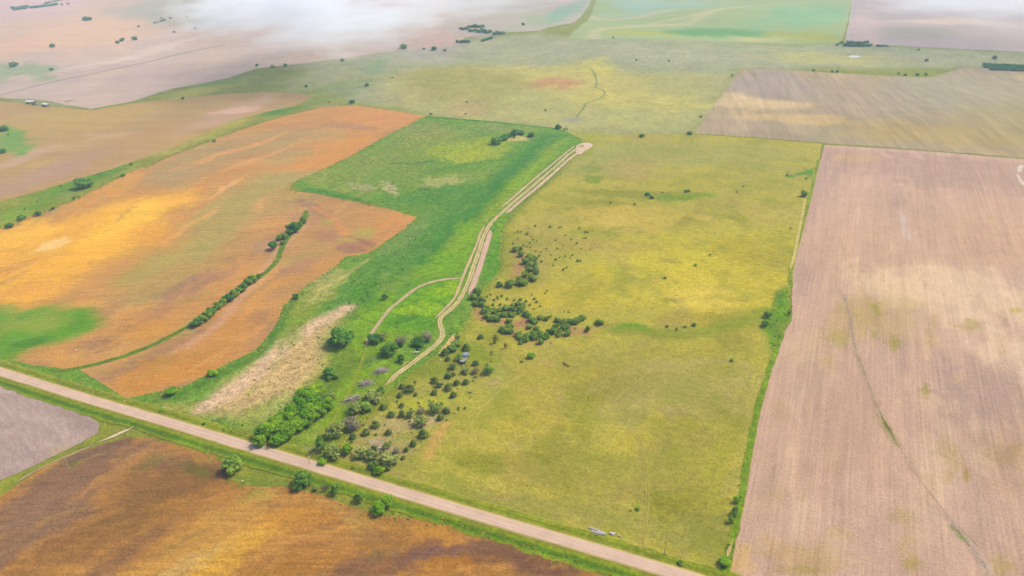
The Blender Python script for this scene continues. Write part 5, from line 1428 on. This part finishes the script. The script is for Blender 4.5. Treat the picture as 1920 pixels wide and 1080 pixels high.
for (x, y, lab) in [(63, 196, 'left dark round tank between the white sheds'), (68, 196, 'right dark round tank between the white sheds')]:
    e = empty('tank', x, y, 0, lab, 'tank', 'dark tanks between the sheds')
    tube_part('tank_body', e, [((0, 0, 0), (0, 0, 2.0), 1.3, 1.3)], M_STEEL, 14)
    tube_part('tank_lid', e, [((0, 0, 2.0), (0, 0, 2.6), 1.36, .2)], M_RUST, 14)

# ------------------------------------------------------------------ weeds, tall grass: stuff nobody could count
def tufts(name, polys, dens, size, cols, label, seed, hgt=1.0):
    g = np.random.default_rng(seed)
    V = []; F = []; Cc = []
    for pts in polys:
        P = GS(pts)
        (x0, y0), (x1, y1) = P.min(0), P.max(0)
        n = int((x1 - x0) * (y1 - y0) * dens)
        x = g.uniform(x0, x1, n); y = g.uniform(y0, y1, n)
        nz = fbm(x / 7, y / 7, seed) + fbm(x / 2.2, y / 2.2, seed + 9) * .7
        k = inside(x, y, P) & (nz > g.uniform(-.28, .22, n)) & (seg_dist(x, y, RW, False) > 3.2)
        x = x[k]; y = y[k]
        z = H(x, y) + .2
        for a, b, c in zip(x, y, z):
            s = size * g.uniform(.5, 1.4); t = g.uniform(0, 6.28)
            cc = C(cols[g.integers(len(cols))]) * g.uniform(.8, 1.2)
            q = len(V)
            V.append((a, b, c + s * hgt * g.uniform(.6, 1.1)))
            for j in range(4):
                aa = t + j * 1.57
                V.append((a + s * .6 * math.cos(aa), b + s * .6 * math.sin(aa), c + s * .15))
            Cc += [cc] * 5
            F += [(q, q + 1 + j, q + 1 + (j + 1) % 4) for j in range(4)]
    o = mesh_obj(name, V, F, M_TUFT, np.array(Cc))
    tag(o, label, 'weeds', kind='stuff')
M_TUFT, _nt, _b = new_mat('weed_leaf')
_a = N(_nt, 'ShaderNodeVertexColor', layer_name='Col'); _nt.links.new(_a.outputs['Color'], _b.inputs['Base Color'])
tufts('weeds', [[(655, 575), (700, 560), (690, 600), (660, 620), (620, 650), (608, 690), (560, 735), (500, 765), (465, 785), (400, 770), (450, 705), (545, 625), (612, 600)]], .10, .55, ['6f9040', '8a9c58', 'a89c6c', '5d7c3c', 'b4a078'], 'weeds sprinkled over the pale bare strip', 61)
tufts('weeds', [[(480, 780), (560, 735), (590, 740), (500, 815), (480, 835), (400, 815), (440, 790)], [(640, 540), (700, 500), (790, 430), (860, 400), (800, 470), (700, 560), (650, 590)]], .22, .6, ['3f7a34', '4f8c3c', '6f9a48', '35682c', '88a05a'], 'coarse dark green weeds west of the windrow and along the belt', 62)
tufts('weeds', [[(560, 350), (740, 250), (800, 222), (1030, 242), (900, 345), (800, 400), (700, 380)]], .05, .6, ['4f8a40', '7a9c50', 'a0a868', '3f7a38'], 'patchy weeds across the upper green field', 63)
tufts('weeds', [[(700, 612), (745, 572), (840, 535), (850, 560), (815, 600), (820, 635), (740, 650), (700, 640)], [(610, 820), (690, 690), (730, 690), (700, 740), (650, 800)], [(880, 540), (930, 440), (945, 470), (935, 520)]], .20, .5, ['5f9a1c', '7cb01c', '4a8424', '8cb428'], 'lush bright grass in the green hollow by the tracks', 64, .8)
tufts('weeds', [[(640, 828), (705, 775), (760, 728), (850, 655), (930, 660), (900, 730), (850, 800), (790, 850), (760, 900), (680, 890), (600, 868)]], .12, .45, ['8c9a48', 'a8a060', '748c3c', 'b8a678', '9c9460'], 'dry grass tufts under the roadside thicket', 65, .7)
tufts('weeds', [[(-100, 668), (0, 696), (300, 790), (560, 868), (700, 910), (1000, 1000), (1300, 1090), (1300, 1076), (1000, 988), (700, 898), (560, 856), (300, 776), (0, 684), (-100, 656)], [(-100, 684), (0, 712), (300, 808), (560, 884), (700, 928), (1000, 1020), (1200, 1080), (1200, 1095), (1000, 1034), (700, 944), (560, 900), (300, 824), (0, 722), (-100, 696)]], .30, .45, ['5f8c24', '7ba02c', '4c7c24', '92a63c'], 'tall verge grass along both sides of the road', 66, .9)
tufts('weeds', [[(1380, 930), (1392, 930), (1385, 985), (1372, 1040), (1365, 1075), (1348, 1070), (1362, 1010)], [(1484, 540), (1468, 548), (1440, 590), (1440, 640), (1452, 655), (1470, 618), (1486, 600)], [(1402, 800), (1412, 800), (1396, 900), (1388, 930), (1382, 930)]], .5, .55, ['6f9c20', '84ac1c', '4f8424'], 'rank green weeds in the fence row', 67, .9)
tufts('weeds', [[(640, 828), (705, 775), (760, 728), (850, 655), (930, 660), (900, 730), (850, 800), (790, 850), (760, 900), (680, 890), (600, 868)], [(900, 560), (960, 560), (1060, 600), (1100, 615), (1040, 650), (960, 640), (900, 610)]], .09, .9, ['7c9440', '94a050', '64803a', 'a8a468'], 'low brushy undergrowth between the thicket trees and draws', 69, .8)
tufts('weeds', [[(1100, 290), (1300, 262), (1530, 280), (1480, 520), (1440, 640), (1400, 860), (1360, 1050), (1000, 980), (770, 910), (860, 800), (940, 680), (1000, 650), (1100, 630), (1100, 500), (960, 400)]], .022, .5, ['8a9040', '9c9448', 'a89c50', '7c8438', 'b8a860'], 'sparse dry grass clumps over the open pasture', 68, .6)

def margin(pts, width, dens, size, cols, label, seed, hgt=.7):
    """rank grass spilling over a field margin"""
    g = np.random.default_rng(seed)
    P = resample(GS(pts), 1.0)
    n = int(len(P) * width * dens)
    i = g.integers(0, len(P), n)
    q = P[i] + g.normal(size=(n, 2)) * width * .5
    keep = (fbm(q[:, 0] / 5, q[:, 1] / 5, seed) > g.uniform(-.3, .15, n)) & (seg_dist(q[:, 0], q[:, 1], RW, False) > 3.0)
    q = q[keep]
    z = H(q[:, 0], q[:, 1]) + .15
    V = []; F = []; Cc = []
    for (a, b), c in zip(q, z):
        s = size * g.uniform(.4, 1.4); t = g.uniform(0, 6.28)
        k = len(V)
        V.append((a, b, c + s * hgt))
        for j in range(4): V.append((a + s * .7 * math.cos(t + j * 1.57), b + s * .7 * math.sin(t + j * 1.57), c))
        Cc += [C(cols[g.integers(len(cols))]) * g.uniform(.8, 1.2)] * 5
        F += [(k, k + 1 + j, k + 1 + (j + 1) % 4) for j in range(4)]
    tag(mesh_obj('margin_grass', V, F, M_TUFT, np.array(Cc)), label, 'grass', kind='stuff')
margin([(800, 218), (740, 247), (640, 302), (548, 343), (540, 357), (590, 362), (700, 386), (780, 403), (785, 411), (760, 433), (690, 481), (650, 485), (620, 511), (570, 546), (532, 580), (515, 620), (480, 661), (420, 691), (350, 726), (290, 746), (240, 752), (190, 742), (150, 715)], 3.5, 1.1, .55, ['6f9a40', '88a04c', 'a89c5c', '5c8838', 'b0945c'], 'ragged grass along the margin of the orange field', 71)
margin([(1095, 270), (1045, 328), (985, 380), (945, 428), (942, 505), (900, 550), (880, 595), (850, 648), (775, 697), (705, 758), (625, 833), (590, 868)], 5.0, 1.0, .5, ['8ca044', 'a8a250', '7a9a3c', 'b4a858', '6c9438'], 'mixed grass where the green field meets the pasture', 72)
margin([(240, 822), (290, 822), (350, 840), (400, 853), (420, 872), (432, 900), (450, 911), (530, 912), (600, 927), (660, 950), (710, 968), (850, 985), (950, 1013), (1040, 1046), (1130, 1080)], 2.5, 1.4, .5, ['7c9440', '8a9a48', '9c8c50', '64883a', 'a88850'], 'ragged grass along the margin of the southern field', 73)
margin([(722, 724), (772, 682), (818, 646), (829, 622), (824, 604), (846, 580), (876, 534), (897, 474), (920, 420), (972, 372), (1040, 314), (1084, 277)], 2.6, 1.3, .4, ['7a9e38', '8ca840', '9ca850', '6c9434'], 'grass growing in over the edges of the twin track', 74)
margin([(868, 523), (812, 529), (783, 540), (756, 560), (732, 580), (712, 604), (692, 634)], 1.8, 1.2, .4, ['7a9e38', '6c9430', '90a848'], 'grass growing in over the branch track', 75)
margin([(0, 430), (130, 380), (240, 325), (400, 262), (510, 224), (600, 202)], 4.0, .6, .8, ['8c9c50', '9c9454', '6f9044', 'b09458'], 'ragged grass along the top margin of the orange field', 76)

# ------------------------------------------------------------------ haze and low cloud
def vol_mat(name, colr, dens):
    m = bpy.data.materials.new(name); m.use_nodes = True
    nt = m.node_tree
    nt.nodes.remove(nt.nodes['Principled BSDF'])
    v = nt.nodes.new('ShaderNodeVolumePrincipled')
    v.inputs['Color'].default_value = colr
    v.inputs['Density'].default_value = dens
    v.inputs['Anisotropy'].default_value = 0.1
    v.inputs['Absorption Color'].default_value = (1, 1, 1, 1)
    nt.links.new(v.outputs[0], nt.nodes['Material Output'].inputs['Volume'])
    return m, nt, v
HZ, _, _ = vol_mat('haze_air', (0.46, 0.69, 1.0, 1), 0.00021)
hz = box_part('haze', None, (0, 3000, 79), (84000, 92000, 202), HZ, 0)
tag(hz, 'thin pale blue haze over the whole plain', 'haze', kind='stuff')

def low_cloud(px, py, dist, axes, dens, label, seed):
    d = Vector(CAM3 @ np.array([(px - 960.0) / F_PX, -(py - 540.0) / F_PX, -1.0])).normalized()
    p = Vector((0, 0, CAM_H)) + d * dist
    bm = bmesh.new(); bmesh.ops.create_icosphere(bm, subdivisions=3, radius=1)
    me = bpy.data.meshes.new('low_cloud'); bm.to_mesh(me); bm.free()
    m, nt, v = vol_mat('cloud_mist', (0.84, 0.88, 0.96, 1), 0.0)
    v.inputs['Absorption Color'].default_value = (0, 0, 0, 1)
    L = nt.links
    tc = N(nt, 'ShaderNodeTexCoord')
    ln = N(nt, 'ShaderNodeVectorMath', operation='LENGTH'); L.new(tc.outputs['Object'], ln.inputs[0])
    f = math_node(nt, 'SUBTRACT', 1.0, ln.outputs['Value'])
    nz = N(nt, 'ShaderNodeTexNoise', Scale=2.8, Detail=6.0, Roughness=.66)
    mp = N(nt, 'ShaderNodeMapping'); mp.inputs['Location'].default_value = (seed * 3.1, seed * 1.7, seed)
    L.new(tc.outputs['Object'], mp.inputs[0]); L.new(mp.outputs[0], nz.inputs['Vector'])
    n2 = math_node(nt, 'MULTIPLY', math_node(nt, 'SUBTRACT', nz.outputs['Fac'], .5), 3.0)
    q = math_node(nt, 'MAXIMUM', math_node(nt, 'ADD', math_node(nt, 'MULTIPLY', f, 1.6), math_node(nt, 'SUBTRACT', n2, .35)), 0.0)
    q = math_node(nt, 'MULTIPLY', q, math_node(nt, 'MINIMUM', math_node(nt, 'MULTIPLY', f, 4.0), 1.0))
    L.new(math_node(nt, 'MULTIPLY', q, dens), v.inputs['Density'])
    me.materials.append(m)
    o = bpy.data.objects.new('low_cloud', me); col.objects.link(o)
    o.location = p; o.scale = axes; o.rotation_euler = (0, 0, YAW)
    tag(o, label, 'cloud', 'low drifting clouds')
    return o
low_cloud(530, -4, 900, (125, 230, 36), .030, 'white low cloud drifting over the far left fields', 1)
low_cloud(655, 44, 830, (135, 200, 26), .016, 'wispy tail of the low cloud hanging over the far fields', 3)
low_cloud(840, -8, 1000, (200, 220, 26), .009, 'thin cloud veil at the top centre beside the white cloud', 2)
low_cloud(1880, -10, 1000, (190, 220, 30), .010, 'thin low cloud at the far right corner', 4)
